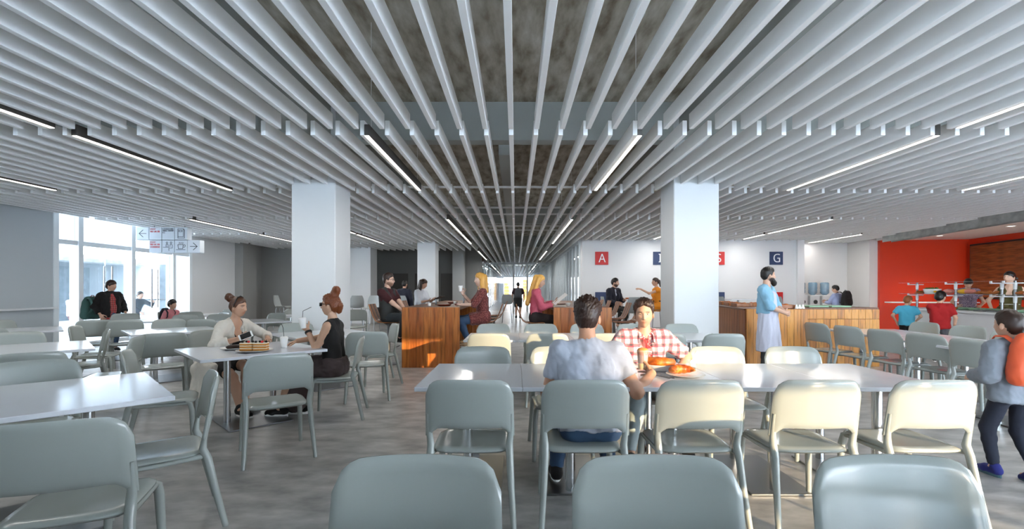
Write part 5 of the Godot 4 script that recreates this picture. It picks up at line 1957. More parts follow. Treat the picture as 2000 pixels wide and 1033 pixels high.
func leg_wear(p: Dictionary, called: String, m: Material, reach: float, e := 0.012, fold := 0.005) -> MeshInstance3D:
	var bs: Array = p.leg.call(e, reach, true)
	bs.append_array(p.leg.call(e, reach, false))
	bs.append(bone(p.hl, 0.095 + e, p.hr, 0.095 + e))
	for q in [-1.0, 1.0]:
		bs.append(bone(p.hip + p.lean * Vector3(q * 0.072, -0.01, 0), 0.098 + e, p.hip + p.lean * Vector3(q * 0.062, 0.09, 0), 0.086 + e, false, true))
	var g := net(bs, p.cell, 0.03)
	crumple(g, fold, Vector3(8, 14, 8), 9)
	return part(p.node, called, g, m)


func shoes(p: Dictionary, m: Material, sole: Material) -> void:
	for left in [true, false]:
		var an: Vector3 = (p.kl if left else p.kr)[1]
		var yaw: float = p.o.get("ly" if left else "ry", 0.0)
		var pitch: float = p.o.get("lt" if left else "rt", 0.0)
		var b := Basis(Vector3.UP, deg_to_rad(yaw)) * Basis(Vector3.RIGHT, deg_to_rad(pitch))
		var k: float = p.o.get("shoe", 1.0)
		var y := -0.045 * k
		var g := net([bone(an + b * Vector3(0, 0.015, -0.01), 0.045 * k, an + b * Vector3(0, y + 0.03, -0.035 * k), 0.04 * k), bone(an + b * Vector3(0, y + 0.02, -0.03 * k), 0.04 * k, an + b * Vector3(0, y + 0.012, 0.09 * k), 0.046 * k), bone(an + b * Vector3(0, y + 0.012, 0.09 * k), 0.046 * k, an + b * Vector3(0, y, 0.155 * k), 0.034 * k)], minf(p.cell, 0.012), 0.02)
		var sh := part(p.node, "shoe", g, m)
		var poly := PackedVector2Array()
		for q in 18:
			var a := TAU * q / 18.0
			var z := sin(a)
			poly.append(Vector2(cos(a) * (0.040 + 0.008 * maxf(z, -0.2)) * k, (z * 0.13 + 0.06) * k))
		part(sh, "sole", Geo.new().prism(poly, 0.028 * k, Transform3D(b * Basis(Vector3(1, 0, 0), Vector3(0, 0, 1), Vector3(0, -1, 0)), an + b * Vector3(0, y - 0.022 * k, 0))), sole)


func hair(p: Dictionary, m: Material, top: float, side: float, rough := 0.35, fringe := 0.07, nape := -0.075, extra := []) -> MeshInstance3D:
	var g := hair_geo(p.hx, top, side, rough, fringe, nape, 4, p.o.get("fine", 1))
	if extra.size() > 0:
		var bs := []
		for b in extra:
			bs.append(bone(p.hx * b[0], b[1], p.hx * b[2], b[3]))
		var e := net(bs, minf(p.cell, 0.012), 0.02)
		crumple(e, 0.008, Vector3(45, 9, 45), 3)
		g.join(e)
	return part(p.node, "hair", g, m)


func plaid_tex(base: Color, stripe: Color, dark: Color, period: int) -> ImageTexture:
	var im := Image.create(128, 128, false, Image.FORMAT_RGB8)
	for y in 128:
		for x in 128:
			var c := base
			for q in [x, y]:
				var u: int = q % period
				if u < period / 4:
					c = c.lerp(dark, 0.5)
				elif u < period / 4 + period / 7:
					c = c.lerp(stripe, 0.6)
				elif u > period - period / 9:
					c = c.lerp(stripe, 0.35)
			im.set_pixel(x, y, c)
	return ImageTexture.create_from_image(im)


func print_cloth(called: String, tex: Texture2D, scale_: float) -> StandardMaterial3D:
	var m := cloth(called, Color(1, 1, 1))
	m.albedo_texture = tex
	m.uv1_triplanar = true
	m.uv1_scale = Vector3.ONE * scale_
	return m


func backpack(label: String, at: Vector3, turn: float, s: float, m: Material, trim: Material, patch := false) -> Node3D:
	var t := thing("backpack", label, "backpack", at, turn)
	t.scale = Vector3.ONE * s
	# back against the wearer at z = 0, bulging to -z
	var bs := []
	for k in 7:
		var y := 0.07 + k * 0.055
		var w := 0.105 - 0.006 * k - (0.018 if k == 6 else 0.0)
		var r := 0.078 - 0.002 * k - (0.01 if k == 6 else 0.0)
		bs.append(bone(Vector3(-w, y, -0.075), r, Vector3(w, y, -0.075), r))
	part(t, "main_body", crumple(net(bs, 0.012, 0.04), 0.006, Vector3(12, 10, 12), 2), m)
	var pk := []
	for k in 3:
		var y := 0.07 + k * 0.055
		pk.append(bone(Vector3(-0.08, y, -0.125), 0.05 - 0.004 * k, Vector3(0.08, y, -0.125), 0.05 - 0.004 * k))
	part(t, "front_pocket", crumple(net(pk, 0.012, 0.03), 0.006, Vector3(14, 12, 14), 7), m)
	part(t, "zip", Geo.new().tube([Vector3(-0.115, 0.215, -0.14), Vector3(0, 0.222, -0.158), Vector3(0.115, 0.215, -0.14)], [0.006, 0.006, 0.006], [0.006, 0.006, 0.006], 6), m)
	part(t, "handle", Geo.new().tube([Vector3(-0.03, 0.43, -0.03), Vector3(-0.02, 0.47, -0.03), Vector3(0.02, 0.47, -0.03), Vector3(0.03, 0.43, -0.03)], [0.008, 0.008, 0.008, 0.008], [0.005, 0.005, 0.005, 0.005], 6), trim)
	for q in [-1.0, 1.0]:
		part(t, "strap", Geo.new().tube([Vector3(q * 0.09, 0.37, -0.02), Vector3(q * 0.11, 0.415, 0.03), Vector3(q * 0.125, 0.41, 0.11), Vector3(q * 0.125, 0.32, 0.18), Vector3(q * 0.115, 0.18, 0.15), Vector3(q * 0.12, 0.08, 0.0)], [0.022, 0.022, 0.022, 0.022, 0.018, 0.014], [0.006, 0.006, 0.006, 0.006, 0.006, 0.006], 8, true, Vector3(0, 0, 1)), m)
	if patch:
		var pt := part(t, "patch", Geo.new().prism(PackedVector2Array([Vector2(0, 0.03), Vector2(0.045, 0), Vector2(0, -0.03), Vector2(-0.045, 0)]), 0.006), M.black, Vector3(-0.012, 0.31, -0.158), Vector3(0, 0, 0.25))
		for k in 3:
			part(pt, "patch_line", Geo.new().box(Vector3(0, 0.010 - k * 0.010, -0.004), Vector3(0.034 - absf(k - 1) * 0.012, 0.004, 0.003)), m)
		part(t, "zip_pull", Geo.new().box(Vector3(0.07, 0.13, -0.178), Vector3(0.012, 0.05, 0.006), 0.002), M.paper_white)
	return t


func build_people() -> void:
	var denim := cloth("denim", Color(0.20, 0.30, 0.42))
	var dark_denim := cloth("dark_denim", Color(0.11, 0.13, 0.19))
	var pale_denim := cloth("pale_denim", Color(0.62, 0.68, 0.70))
	var charcoal := cloth("charcoal", Color(0.17, 0.18, 0.18))
	var blackc := cloth("black_cloth", Color(0.045, 0.042, 0.045))
	var white_tee := cloth("white_tee", Color(0.68, 0.70, 0.75))
	var white_blouse := cloth("white_blouse", Color(0.86, 0.88, 0.91))
	var off_white := cloth("off_white", Color(0.80, 0.78, 0.74))
	var brown_hair := paint("brown_hair", Color(0.17, 0.10, 0.07), 0.45)
	var dark_hair := paint("dark_hair", Color(0.07, 0.05, 0.045), 0.42)
	var auburn := paint("auburn_hair", Color(0.45, 0.23, 0.10), 0.42)
	var chestnut := paint("chestnut_hair", Color(0.30, 0.17, 0.09), 0.42)
	var blonde := paint("blonde_hair", Color(0.85, 0.64, 0.32), 0.42)
	var ginger := paint("ginger_hair", Color(0.55, 0.32, 0.16), 0.5)
	var plaid := print_cloth("plaid_shirt", plaid_tex(Color(0.88, 0.86, 0.88), Color(0.80, 0.12, 0.22), Color(0.13, 0.11, 0.14), 42), 4.6)
	var plaid2 := print_cloth("red_check", plaid_tex(Color(0.72, 0.13, 0.13), Color(0.85, 0.8, 0.75), Color(0.06, 0.05, 0.06), 32), 5.0)
	var floral := print_cloth("floral", noise_tex(256, 0.045, 2, [[0.0, Color(0.12, 0.10, 0.15)], [0.42, Color(0.35, 0.30, 0.42)], [0.5, Color(0.78, 0.62, 0.68)], [0.58, Color(0.85, 0.82, 0.85)], [0.7, Color(0.25, 0.22, 0.32)], [1.0, Color(0.1, 0.09, 0.14)]], 91), 3.5)
	var wine := print_cloth("wine_print", noise_tex(256, 0.06, 2, [[0.0, Color(0.22, 0.08, 0.08)], [0.45, Color(0.36, 0.12, 0.12)], [0.6, Color(0.42, 0.16, 0.15)], [0.68, Color(0.68, 0.45, 0.42)], [1.0, Color(0.4, 0.15, 0.14)]], 92), 3.0)
	var tee_print := print_cloth("red_print_tee", noise_tex(256, 0.02, 3, [[0.0, Color(0.12, 0.05, 0.06)], [0.40, Color(0.60, 0.08, 0.12)], [0.47, Color(0.85, 0.82, 0.82)], [0.56, Color(0.72, 0.10, 0.15)], [0.7, Color(0.88, 0.85, 0.85)], [1.0, Color(0.5, 0.1, 0.1)]], 93), 1.6)
	var z := Vector3.ZERO

	# man in the white t-shirt, back to the camera
	var p := person({"label": "seated man in a white t-shirt and jeans holding a coffee glass", "at": V(0.47, 0, 2.98), "turn": 180, "hip": 0.53, "lean": 18, "head": [-14, 6], "fine": 2, "skin": Color(0.50, 0.27, 0.17),
		"rh": Vector3(-0.455, 0.795, 0.245), "rp": Vector3(-0.4, -1.0, -0.35), "rn": Vector3(1.0, 0.0, 0.0), "ra": Vector3(0.12, 0.05, 1.0), "rc": 0.62, "lh": Vector3(0.16, 0.78, 0.36), "lp": Vector3(0.4, -1, -0.3), "ln": Vector3(0, -1, 0), "lc": 0.3,
		"lf": Vector3(0.18, 0.08, 0.42), "rf": Vector3(-0.20, 0.08, 0.40), "cell": 0.012, "beard": 0.45, "brow": Color(0.05, 0.035, 0.025), "fat": 1.06})
	top_wear(p, "t_shirt", white_tee, 0.62, 0.013, -0.06, [], 0.009)
	leg_wear(p, "jeans", denim, 1.95)
	shoes(p, blackc, M.paper_white)
	hair(p, brown_hair, 0.034, 0.009, 0.7, 0.075, -0.085)

	# man in the plaid shirt, facing the camera
	p = person({"label": "seated man in an open red plaid shirt over a printed t-shirt", "at": V(1.12, 0, 4.22), "turn": 0, "s": 0.95, "hip": 0.52, "lean": 9, "head": [-14, 3, 2], "fine": 2, "skin": Color(0.46, 0.275, 0.19), "brow": Color(0.03, 0.022, 0.018), "fat": 1.0,
		"lh": Vector3(0.24, 0.66, 0.20), "lp": Vector3(1, -0.3, -0.4), "rh": Vector3(-0.16, 0.64, 0.20), "rp": Vector3(-1, -0.3, -0.4), "ln": Vector3(0, -1, 0), "rn": Vector3(0, -1, 0),
		"lf": Vector3(0.26, 0.08, 0.34), "rf": Vector3(-0.22, 0.08, 0.46), "cell": 0.012})
	top_wear(p, "t_shirt", tee_print, 0.0, 0.007, 0.0, [], 0.003)
	var sh := top_wear(p, "plaid_shirt", plaid, 0.85, 0.022, -0.03, [bone(p.neck + Vector3(0, 0.09, 0.02), 0.07, p.neck + Vector3(0, -0.02, 0.06), 0.07), bone(p.neck + Vector3(-0.01, -0.02, 0.12), 0.06, p.hip + Vector3(0.0, 0.0, 0.20), 0.085)], 0.008)
	for q in [-1.0, 1.0]:
		part(sh, "collar", Geo.new().tube([p.neck + Vector3(q * 0.01, 0.055, -0.065), p.neck + Vector3(q * 0.068, 0.035, -0.01), p.neck + Vector3(q * 0.075, -0.005, 0.065), p.neck + Vector3(q * 0.07, -0.06, 0.105)], [0.026, 0.026, 0.026, 0.012], [0.006, 0.006, 0.006, 0.004], 8, true, Vector3(q, 0.4, 0.4)), plaid)
	leg_wear(p, "jeans", pale_denim, 1.95)
	shoes(p, blackc, M.paper_white)
	hair(p, brown_hair, 0.036, 0.011, 0.5, 0.086, -0.06)

	# woman in the white jacket
	p = person({"label": "seated woman in a long white jacket and black dress holding a phone", "f": true, "at": V(-3.42, 0, 5.60), "turn": 72, "s": 0.98, "hip": 0.535, "lean": 20, "head": [12, 4], "fine": 2, "skin": Color(0.50, 0.29, 0.19), "brow": Color(0.10, 0.06, 0.04),
		"rh": Vector3(-0.16, 0.815, 0.40), "rp": Vector3(-0.8, -0.6, -0.2), "rn": Vector3(0.5, 0.5, 0.1), "ra": Vector3(0.45, 0.1, 0.6), "rc": 0.45, "lh": Vector3(0.14, 0.785, 0.50), "lp": Vector3(0.9, -0.4, 0), "ln": Vector3(0, -1, 0), "la": Vector3(-0.6, 0, 0.7), "lc": 0.25,
		"rf": Vector3(-0.34, 0.085, 0.62), "rk": Vector3(-0.1, 1, 0.6), "lf": Vector3(-0.12, 0.085, 0.44), "lk": Vector3(-0.1, 1, 0.6), "ry": -10, "ly": 10, "cell": 0.012})
	top_wear(p, "dress", blackc, 0.0, 0.006, -0.02, [bone(p.neck + Vector3(0, 0.10, 0.02), 0.05, p.neck + Vector3(0, -0.01, 0.04), 0.07), bone(p.neck, 0.06, p.chest + p.lean * Vector3(0, 0.05, 0.13), 0.055)], 0.003)
	leg_wear(p, "skirt", blackc, 0.72, 0.012)
	sh = top_wear(p, "jacket", off_white, 1.55, 0.017, -0.05, [bone(p.neck + Vector3(0, 0.10, 0.01), 0.05, p.neck + Vector3(0, 0.01, 0.03), 0.076), bone(p.neck + p.lean * Vector3(0, -0.01, 0.09), 0.05, p.hip + p.lean * Vector3(0, 0.02, 0.2), 0.10)], 0.008)
	for q in [-1.0, 1.0]:
		part(sh, "lapel", Geo.new().tube([p.neck + p.lean * Vector3(q * 0.03, 0.045, -0.06), p.neck + p.lean * Vector3(q * 0.075, 0.02, 0.0), p.neck + p.lean * Vector3(q * 0.085, -0.04, 0.075), p.neck + p.lean * Vector3(q * 0.085, -0.16, 0.12)], [0.03, 0.034, 0.036, 0.01], [0.006, 0.006, 0.006, 0.004], 8, true, Vector3(q, 0.4, 0.4)), off_white)
	# the jacket's long tail hangs beside the chair
	var tl := net([bone(p.hip + Vector3(-0.10, 0.02, -0.12), 0.10, p.hip + Vector3(-0.26, -0.06, -0.04), 0.10), bone(p.hip + Vector3(-0.26, -0.06, -0.04), 0.08, Vector3(-0.33, 0.22, -0.02), 0.07), bone(Vector3(-0.33, 0.22, -0.02), 0.07, Vector3(-0.32, 0.10, 0.02), 0.04), bone(p.hip + Vector3(-0.24, -0.05, 0.1), 0.06, Vector3(-0.33, 0.2, 0.12), 0.06)], 0.014, 0.05)
	part(sh, "jacket_tail", crumple(tl, 0.016, Vector3(22, 1.5, 22), 12), off_white)
	shoes(p, blackc, M.paper_white)
	hair(p, chestnut, 0.012, 0.010, 0.35, 0.062, -0.075, [[Vector3(0, 0.085, -0.085), 0.045, Vector3(0, 0.105, -0.125), 0.046], [Vector3(0.02, 0.115, -0.14), 0.034, Vector3(-0.025, 0.13, -0.115), 0.034]])
	part(p.node, "hair_band", Geo.new().tube([p.hx * Vector3(-0.086, -0.0, -0.005), p.hx * Vector3(-0.082, 0.06, 0.01), p.hx * Vector3(-0.05, 0.118, 0.015), p.hx * Vector3(0, 0.136, 0.018), p.hx * Vector3(0.05, 0.118, 0.015), p.hx * Vector3(0.082, 0.06, 0.01), p.hx * Vector3(0.086, -0.0, -0.005)], [0.006, 0.006, 0.007, 0.007, 0.007, 0.006, 0.006], [0.006, 0.006, 0.007, 0.007, 0.007, 0.006, 0.006], 6), M.black)

	# woman with sunglasses
	p = person({"label": "seated woman with sunglasses in a black sleeveless top drinking through a straw", "f": true, "at": V(-1.98, 0, 5.2), "turn": -92, "s": 0.98, "hip": 0.535, "lean": 3, "head": [0, -2], "fine": 2, "skin": Color(0.55, 0.33, 0.22), "brow": Color(0.18, 0.09, 0.05), "lip": Color(0.6, 0.10, 0.10),
		"lh": Vector3(0.06, 0.93, 0.27), "lp": Vector3(0.15, -1, -0.1), "ln": Vector3(-0.9, 0.05, 0.35), "la": Vector3(-0.25, 0.6, 0.75), "lc": 0.55, "rh": Vector3(-0.10, 0.79, 0.46), "rp": Vector3(-0.9, -0.5, -0.1), "rn": Vector3(0, -1, -0.2), "ra": Vector3(0.3, -0.25, 0.8), "rc": 0.3,
		"lf": Vector3(0.12, 0.085, 0.52), "rf": Vector3(0.0, 0.085, 0.36), "ly": 0, "cell": 0.012})
	top_wear(p, "top", blackc, 0.0, 0.010, 0.03, [bone(p.neck + Vector3(0, 0.10, 0.02), 0.05, p.neck + Vector3(0, 0.01, 0.03), 0.068), bone(p.jl + Vector3(0.075, 0.03, 0), 0.07, p.jl + Vector3(0.075, -0.12, 0), 0.06), bone(p.jr + Vector3(-0.075, 0.03, 0), 0.07, p.jr + Vector3(-0.075, -0.12, 0), 0.06)], 0.004)
	var taupe := cloth("taupe", Color(0.29, 0.24, 0.24))
	sh = leg_wear(p, "skirt", taupe, 1.0, 0.03, 0.012)
	var sk := net([bone(p.hip + Vector3(0.05, -0.05, 0.30), 0.13, Vector3(0.06, 0.16, 0.40), 0.12), bone(p.hip + Vector3(0.06, 0.0, 0.02), 0.125, p.hip + Vector3(0.06, -0.03, 0.34), 0.12), bone(p.hip + Vector3(-0.06, 0.0, 0.02), 0.125, p.hip + Vector3(-0.06, -0.03, 0.34), 0.12), bone(p.hip + Vector3(0, 0.08, 0), 0.115, p.hip, 0.14, true)], 0.014, 0.05)
	part(sh, "skirt_drape", crumple(sk, 0.016, Vector3(14, 4, 14), 13), taupe)
	shoes(p, blackc, M.paper_white)
	hair(p, auburn, 0.022, 0.020, 0.8, 0.066, -0.08, [[Vector3(0, 0.115, -0.04), 0.05, Vector3(0, 0.165, -0.06), 0.046], [Vector3(0.02, 0.19, -0.075), 0.034, Vector3(-0.02, 0.195, -0.05), 0.034], [Vector3(0, 0.0, -0.10), 0.05, Vector3(0, -0.06, -0.10), 0.03]])
	var sg := part(p.node, "sunglasses", Geo.new().box(p.hx * Vector3(0, 0.028, 0.096), Vector3(0.05, 0.01, 0.012), 0.003, p.hx.basis), M.black)
	for q in [-1.0, 1.0]:
		part(sg, "lens", Geo.new().box(p.hx * Vector3(q * 0.035, 0.012, 0.095), Vector3(0.058, 0.042, 0.010), 0.004, p.hx.basis), M.black)
		part(sg, "temple", Geo.new().tube([p.hx * Vector3(q * 0.066, 0.022, 0.09), p.hx * Vector3(q * 0.082, 0.02, 0.02), p.hx * Vector3(q * 0.084, 0.015, -0.03)], [0.004, 0.004, 0.004], [0.007, 0.007, 0.006], 6), M.black)
	var wd: Vector3 = (p.el[1] - p.el[0]).normalized()
	part(p.node, "watch", Geo.new().lathe([Vector2(0.036, -0.014), Vector2(0.038, -0.010), Vector2(0.038, 0.010), Vector2(0.036, 0.014)], 16, Transform3D(Basis(Quaternion(Vector3.UP, wd)), p.el[1] - wd * 0.035)), M.black)

	# man in the apron
	var apron := cloth("apron", Color(0.74, 0.75, 0.81))
	p = person({"label": "standing bearded man in a blue shirt and pale apron at the timber counter", "at": V(3.80, 0, 7.2), "turn": 50, "s": 0.965, "head": [38, 0], "fine": 2, "skin": Color(0.56, 0.34, 0.24), "beard": 1.0, "brow": Color(0.035, 0.022, 0.02),
		"rh": Vector3(-0.06, 1.02, 0.26), "rp": Vector3(-1, -0.4, -0.5), "rn": Vector3(1, 0, -0.2), "ra": Vector3(0.75, 0.0, 0.4), "lh": Vector3(0.07, 1.0, 0.26), "lp": Vector3(1, -0.4, -0.5), "ln": Vector3(-1, 0, -0.2), "la": Vector3(-0.75, 0.05, 0.4), "rc": 0.5, "lc": 0.5, "lf": Vector3(0.12, 0.085, 0.02), "rf": Vector3(-0.12, 0.085, -0.03), "cell": 0.013})
	top_wear(p, "shirt", cloth("light_blue", Color(0.50, 0.68, 0.78)), 1.12, 0.018, 0.07, [bone(p.neck + Vector3(0, 0.10, 0.03), 0.05, p.neck + Vector3(0, 0.02, 0.05), 0.066)], 0.01)
	leg_wear(p, "trousers", charcoal, 1.95, 0.004)
	var ap := net([bone(p.hip + Vector3(0.065, 0.10, 0.012), 0.128, Vector3(0.09, 0.46, 0.03), 0.165, false, true), bone(p.hip + Vector3(-0.065, 0.10, 0.012), 0.128, Vector3(-0.09, 0.46, 0.03), 0.165, false, true), bone(p.hip + Vector3(0.055, 0.10, 0.045), 0.09, p.hip + Vector3(0.055, 0.36, 0.055), 0.068), bone(p.hip + Vector3(-0.055, 0.10, 0.045), 0.09, p.hip + Vector3(-0.055, 0.36, 0.055), 0.068)], 0.014, 0.05)
	part(p.node, "apron", crumple(ap, 0.014, Vector3(13, 2.5, 13), 21), apron)
	for q in [-1.0, 1.0]:
		part(p.node, "apron_strap", Geo.new().tube([p.hip + Vector3(q * 0.08, 0.39, 0.115), p.neck + Vector3(q * 0.085, 0.01, 0.03), p.neck + Vector3(q * 0.05, 0.05, -0.065)], [0.014, 0.014, 0.014], [0.005, 0.005, 0.005], 6), apron)
	hair(p, dark_hair, 0.026, 0.010, 0.3, 0.072, -0.07)
	part(p.node, "beard", crumple(net([bone(p.hx * Vector3(0.035, -0.07, 0.055), 0.03, p.hx * Vector3(0.0, -0.115, 0.085), 0.036), bone(p.hx * Vector3(-0.035, -0.07, 0.055), 0.03, p.hx * Vector3(0.0, -0.115, 0.085), 0.036), bone(p.hx * Vector3(0.0, -0.105, 0.085), 0.034, p.hx * Vector3(0, -0.135, 0.085), 0.026)], 0.010, 0.02), 0.004, Vector3(60, 30, 60), 2), dark_hair)
	shoes(p, blackc, M.black)

	# boy with the orange backpack
	p = person({"label": "boy in a grey hooded jacket walking with an orange backpack", "at": V(3.56, 0, 3.42), "turn": 178, "s": 0.69, "kid": 1.20, "head": [10, 0], "fine": 1, "hip": 0.63, "lh": Vector3(0.15, 0.72, 0.13), "rh": Vector3(-0.15, 0.72, 0.12), "lp": Vector3(0.35, -0.6, -0.6), "rp": Vector3(-0.35, -0.6, -0.6), "fat": 0.88,
		"lf": Vector3(0.06, 0.06, 0.06), "rf": Vector3(-0.08, 0.07, -0.10), "rt": 12, "cell": 0.013, "brow": Color(0.05, 0.04, 0.03), "shoe": 1.05})
	var grey_jacket := cloth("grey_jacket", Color(0.50, 0.53, 0.57))
	sh = top_wear(p, "jacket", grey_jacket, 1.9, 0.042, -0.10, [], 0.012)
	part(sh, "hood", crumple(net([bone(p.neck + Vector3(0.10, -0.01, -0.02), 0.045, p.neck + Vector3(0.05, -0.05, -0.10), 0.055), bone(p.neck + Vector3(-0.10, -0.01, -0.02), 0.045, p.neck + Vector3(-0.05, -0.05, -0.10), 0.055), bone(p.neck + Vector3(0.05, -0.05, -0.10), 0.055, p.neck + Vector3(-0.05, -0.05, -0.10), 0.055)], 0.016, 0.03), 0.01, Vector3(14, 14, 14), 4), grey_jacket)
	part(sh, "collar", Geo.new().lathe([Vector2(0.080, 0.0), Vector2(0.086, 0.03), Vector2(0.082, 0.06), Vector2(0.07, 0.06)], 18, Transform3D(Basis.IDENTITY, p.neck + Vector3(0, 0.0, 0))), dark_denim)
	leg_wear(p, "jeans", dark_denim, 1.92, 0.012, 0.006)
	shoes(p, cloth("blue_shoe", Color(0.12, 0.14, 0.42)), cloth("teal_sole", Color(0.25, 0.36, 0.40)))
	hair(p, brown_hair, 0.022, 0.014, 0.5, 0.06, -0.085)
	backpack("bright orange school backpack worn by the boy in grey", V(3.56, 0.70, 3.42) + Vector3(0.0, 0, 0.072), PI + deg_to_rad(-2), 0.80, cloth("orange_nylon", Color(0.88, 0.36, 0.20), 0.6), M.black, true)

	# children at the servery
	p = person({"label": "small ginger child in a light blue t-shirt with a hand on the hip", "at": V(8.42, 0, 10.25), "turn": 150, "s": 0.70, "kid": 1.22, "head": [-40, 14], "hip": 0.65, "cell": 0.022, "lh": Vector3(0.17, 0.66, 0.02), "lp": Vector3(1, 0, -0.5), "rh": Vector3(-0.14, 0.66, 0.05), "rp": Vector3(-1, 0, -0.5)})
	top_wear(p, "t_shirt", cloth("aqua", Color(0.32, 0.70, 0.82)), 0.75, 0.022, -0.08, [], 0.01)
	leg_wear(p, "shorts", blackc, 0.95)
	shoes(p, blackc, M.paper_white)
	hair(p, ginger, 0.02, 0.016, 0.3, 0.06, -0.08)
	p = person({"label": "dark haired child in a red t-shirt reaching towards the servery", "at": V(8.02, 0, 9.0), "turn": 140, "s": 0.755, "kid": 1.2, "head": [-28, 0], "hip": 0.70, "cell": 0.02, "rh": Vector3(-0.20, 0.66, -0.02), "lh": Vector3(0.10, 0.80, 0.34), "lp": Vector3(0.6, -0.7, -0.2)})
	top_wear(p, "t_shirt", cloth("red_tee", Color(0.62, 0.06, 0.07)), 0.8, 0.026, -0.10, [], 0.01)
	leg_wear(p, "trousers", cloth("grey_jersey", Color(0.32, 0.32, 0.34)), 1.95)
	shoes(p, blackc, M.paper_white)
	hair(p, dark_hair, 0.024, 0.02, 0.3, 0.05, -0.075)
	# servers behind the counter
	p = person({"label": "serving woman in a floral blouse bending behind the food shelf", "f": true, "at": V(9.92, 0, 10.45), "turn": -40, "s": 0.92, "head": [0, 40], "lean": 12, "cell": 0.022, "lh": Vector3(0.18, 1.02, 0.30), "rh": Vector3(-0.18, 1.02, 0.28)})
	top_wear(p, "blouse", floral, 0.5, 0.014, -0.06, [], 0.008)
	leg_wear(p, "trousers", blackc, 1.95)
	hair(p, dark_hair, 0.016, 0.014, 0.3, 0.05, -0.08)
	p = person({"label": "smiling serving woman in an olive green wrap dress behind the servery", "f": true, "at": V(9.66, 0, 9.3), "turn": -55, "s": 1.0, "head": [-25, -2], "cell": 0.02, "skin": Color(0.72, 0.47, 0.34), "lh": Vector3(0.24, 0.98, 0.12), "rh": Vector3(-0.24, 0.98, 0.12), "lp": Vector3(1, 0, -1), "rp": Vector3(-1, 0, -1)})
	var olive := cloth("olive", Color(0.30, 0.27, 0.12))
	sh = top_wear(p, "dress", olive, 0.0, 0.012, -0.08, [bone(p.neck + Vector3(0, 0.10, 0.02), 0.05, p.neck + Vector3(0, 0.0, 0.03), 0.07), bone(p.neck + Vector3(0, 0, 0.08), 0.055, p.chest + Vector3(0, -0.02, 0.16), 0.05)], 0.006)
	leg_wear(p, "skirt", olive, 0.95, 0.03)
	part(sh, "belt", Geo.new().tube([p.hip + Vector3(-0.14, 0.15, 0.05), p.hip + Vector3(-0.05, 0.15, 0.105), p.hip + Vector3(0.05, 0.15, 0.105), p.hip + Vector3(0.14, 0.15, 0.05)], [0.012, 0.012, 0.012, 0.012], [0.005, 0.005, 0.005, 0.005], 6, true, Vector3(0, 1, 0)), M.paper_white)
	hair(p, dark_hair, 0.018, 0.012, 0.2, 0.05, -0.07, [[Vector3(0, 0.0, -0.12), 0.035, Vector3(0.02, -0.01, -0.14), 0.03]])

	# man with glasses on the timber stool
	p = person({"label": "bearded man with glasses in a burgundy t-shirt and dark waistcoat on a timber stool", "at": V(-2.30, 0, 8.72), "turn": 68, "hip": 0.87, "lean": -6, "head": [18, 0], "cell": 0.016, "beard": 0.7, "brow": Color(0.12, 0.06, 0.04), "skin": Color(0.60, 0.38, 0.28),
		"lh": Vector3(0.0, 0.98, 0.34), "rh": Vector3(-0.02, 0.96, 0.33), "rn": Vector3(0.4, -1, 0), "ln": Vector3(-0.4, -1, 0), "lf": Vector3(0.14, 0.42, 0.26), "rf": Vector3(-0.06, 0.50, 0.26), "rk": Vector3(-0.2, 1, 0.4), "lk": Vector3(0.2, 1, 0.4)})
	top_wear(p, "t_shirt", cloth("burgundy", Color(0.22, 0.05, 0.07)), 0.8, 0.014, -0.02, [], 0.008)
	top_wear(p, "waistcoat", charcoal, 0.0, 0.024, -0.06, [bone(p.neck + Vector3(0, 0.08, 0.03), 0.06, p.neck + Vector3(0, 0.0, 0.06), 0.07), bone(p.chest + p.lean * Vector3(0, 0.12, 0.12), 0.07, p.chest + p.lean * Vector3(0, -0.10, 0.15), 0.07), bone(p.jl + Vector3(0.06, 0, 0), 0.07, p.jl + Vector3(0.06, -0.13, 0), 0.06), bone(p.jr + Vector3(-0.06, 0, 0), 0.07, p.jr + Vector3(-0.06, -0.13, 0), 0.06)], 0.006)
	leg_wear(p, "jeans", cloth("slate_denim", Color(0.15, 0.18, 0.20)), 1.95)
	shoes(p, blackc, M.black)
	hair(p, brown_hair, 0.028, 0.010, 0.3, 0.07, -0.07)
	sg = part(p.node, "glasses", Geo.new().box(p.hx * Vector3(0, 0.022, 0.096), Vector3(0.03, 0.005, 0.005), 0.0, p.hx.basis), M.black)
	for q in [-1.0, 1.0]:
		part(sg, "rim", Geo.new().lathe([Vector2(0.022, -0.003), Vector2(0.025, 0), Vector2(0.022, 0.003)], 14, p.hx * Transform3D(Basis(Vector3.RIGHT, PI / 2), Vector3(q * 0.034, 0.012, 0.094))), M.black)
		part(sg, "temple", Geo.new().tube([p.hx * Vector3(q * 0.062, 0.018, 0.088), p.hx * Vector3(q * 0.083, 0.018, -0.02)], [0.003, 0.003], [0.004, 0.004], 6), M.black)

	# blonde woman with a cup
	p = person({"label": "blonde woman in a wine red patterned tunic raising a white cup", "f": true, "at": V(-0.60, 0, 8.8), "turn": -80, "s": 1.0, "hip": 0.87, "lean": 4, "head": [8, 0], "cell": 0.016, "skin": Color(0.70, 0.48, 0.38), "brow": Color(0.35, 0.22, 0.10),
		"rh": Vector3(-0.13, 1.28, 0.36), "rp": Vector3(-0.3, -1, 0), "rn": Vector3(0.8, 0, -0.4), "ra": Vector3(0.1, 0.9, 0.3), "rc": 0.6, "lh": Vector3(0.08, 1.09, 0.40), "lp": Vector3(0.7, -0.8, -0.2), "ln": Vector3(0, -1, 0), "lf": Vector3(0.10, 0.40, 0.26), "rf": Vector3(-0.06, 0.42, 0.28), "lk": Vector3(0, 1, 0.4), "rk": Vector3(0, 1, 0.4)})
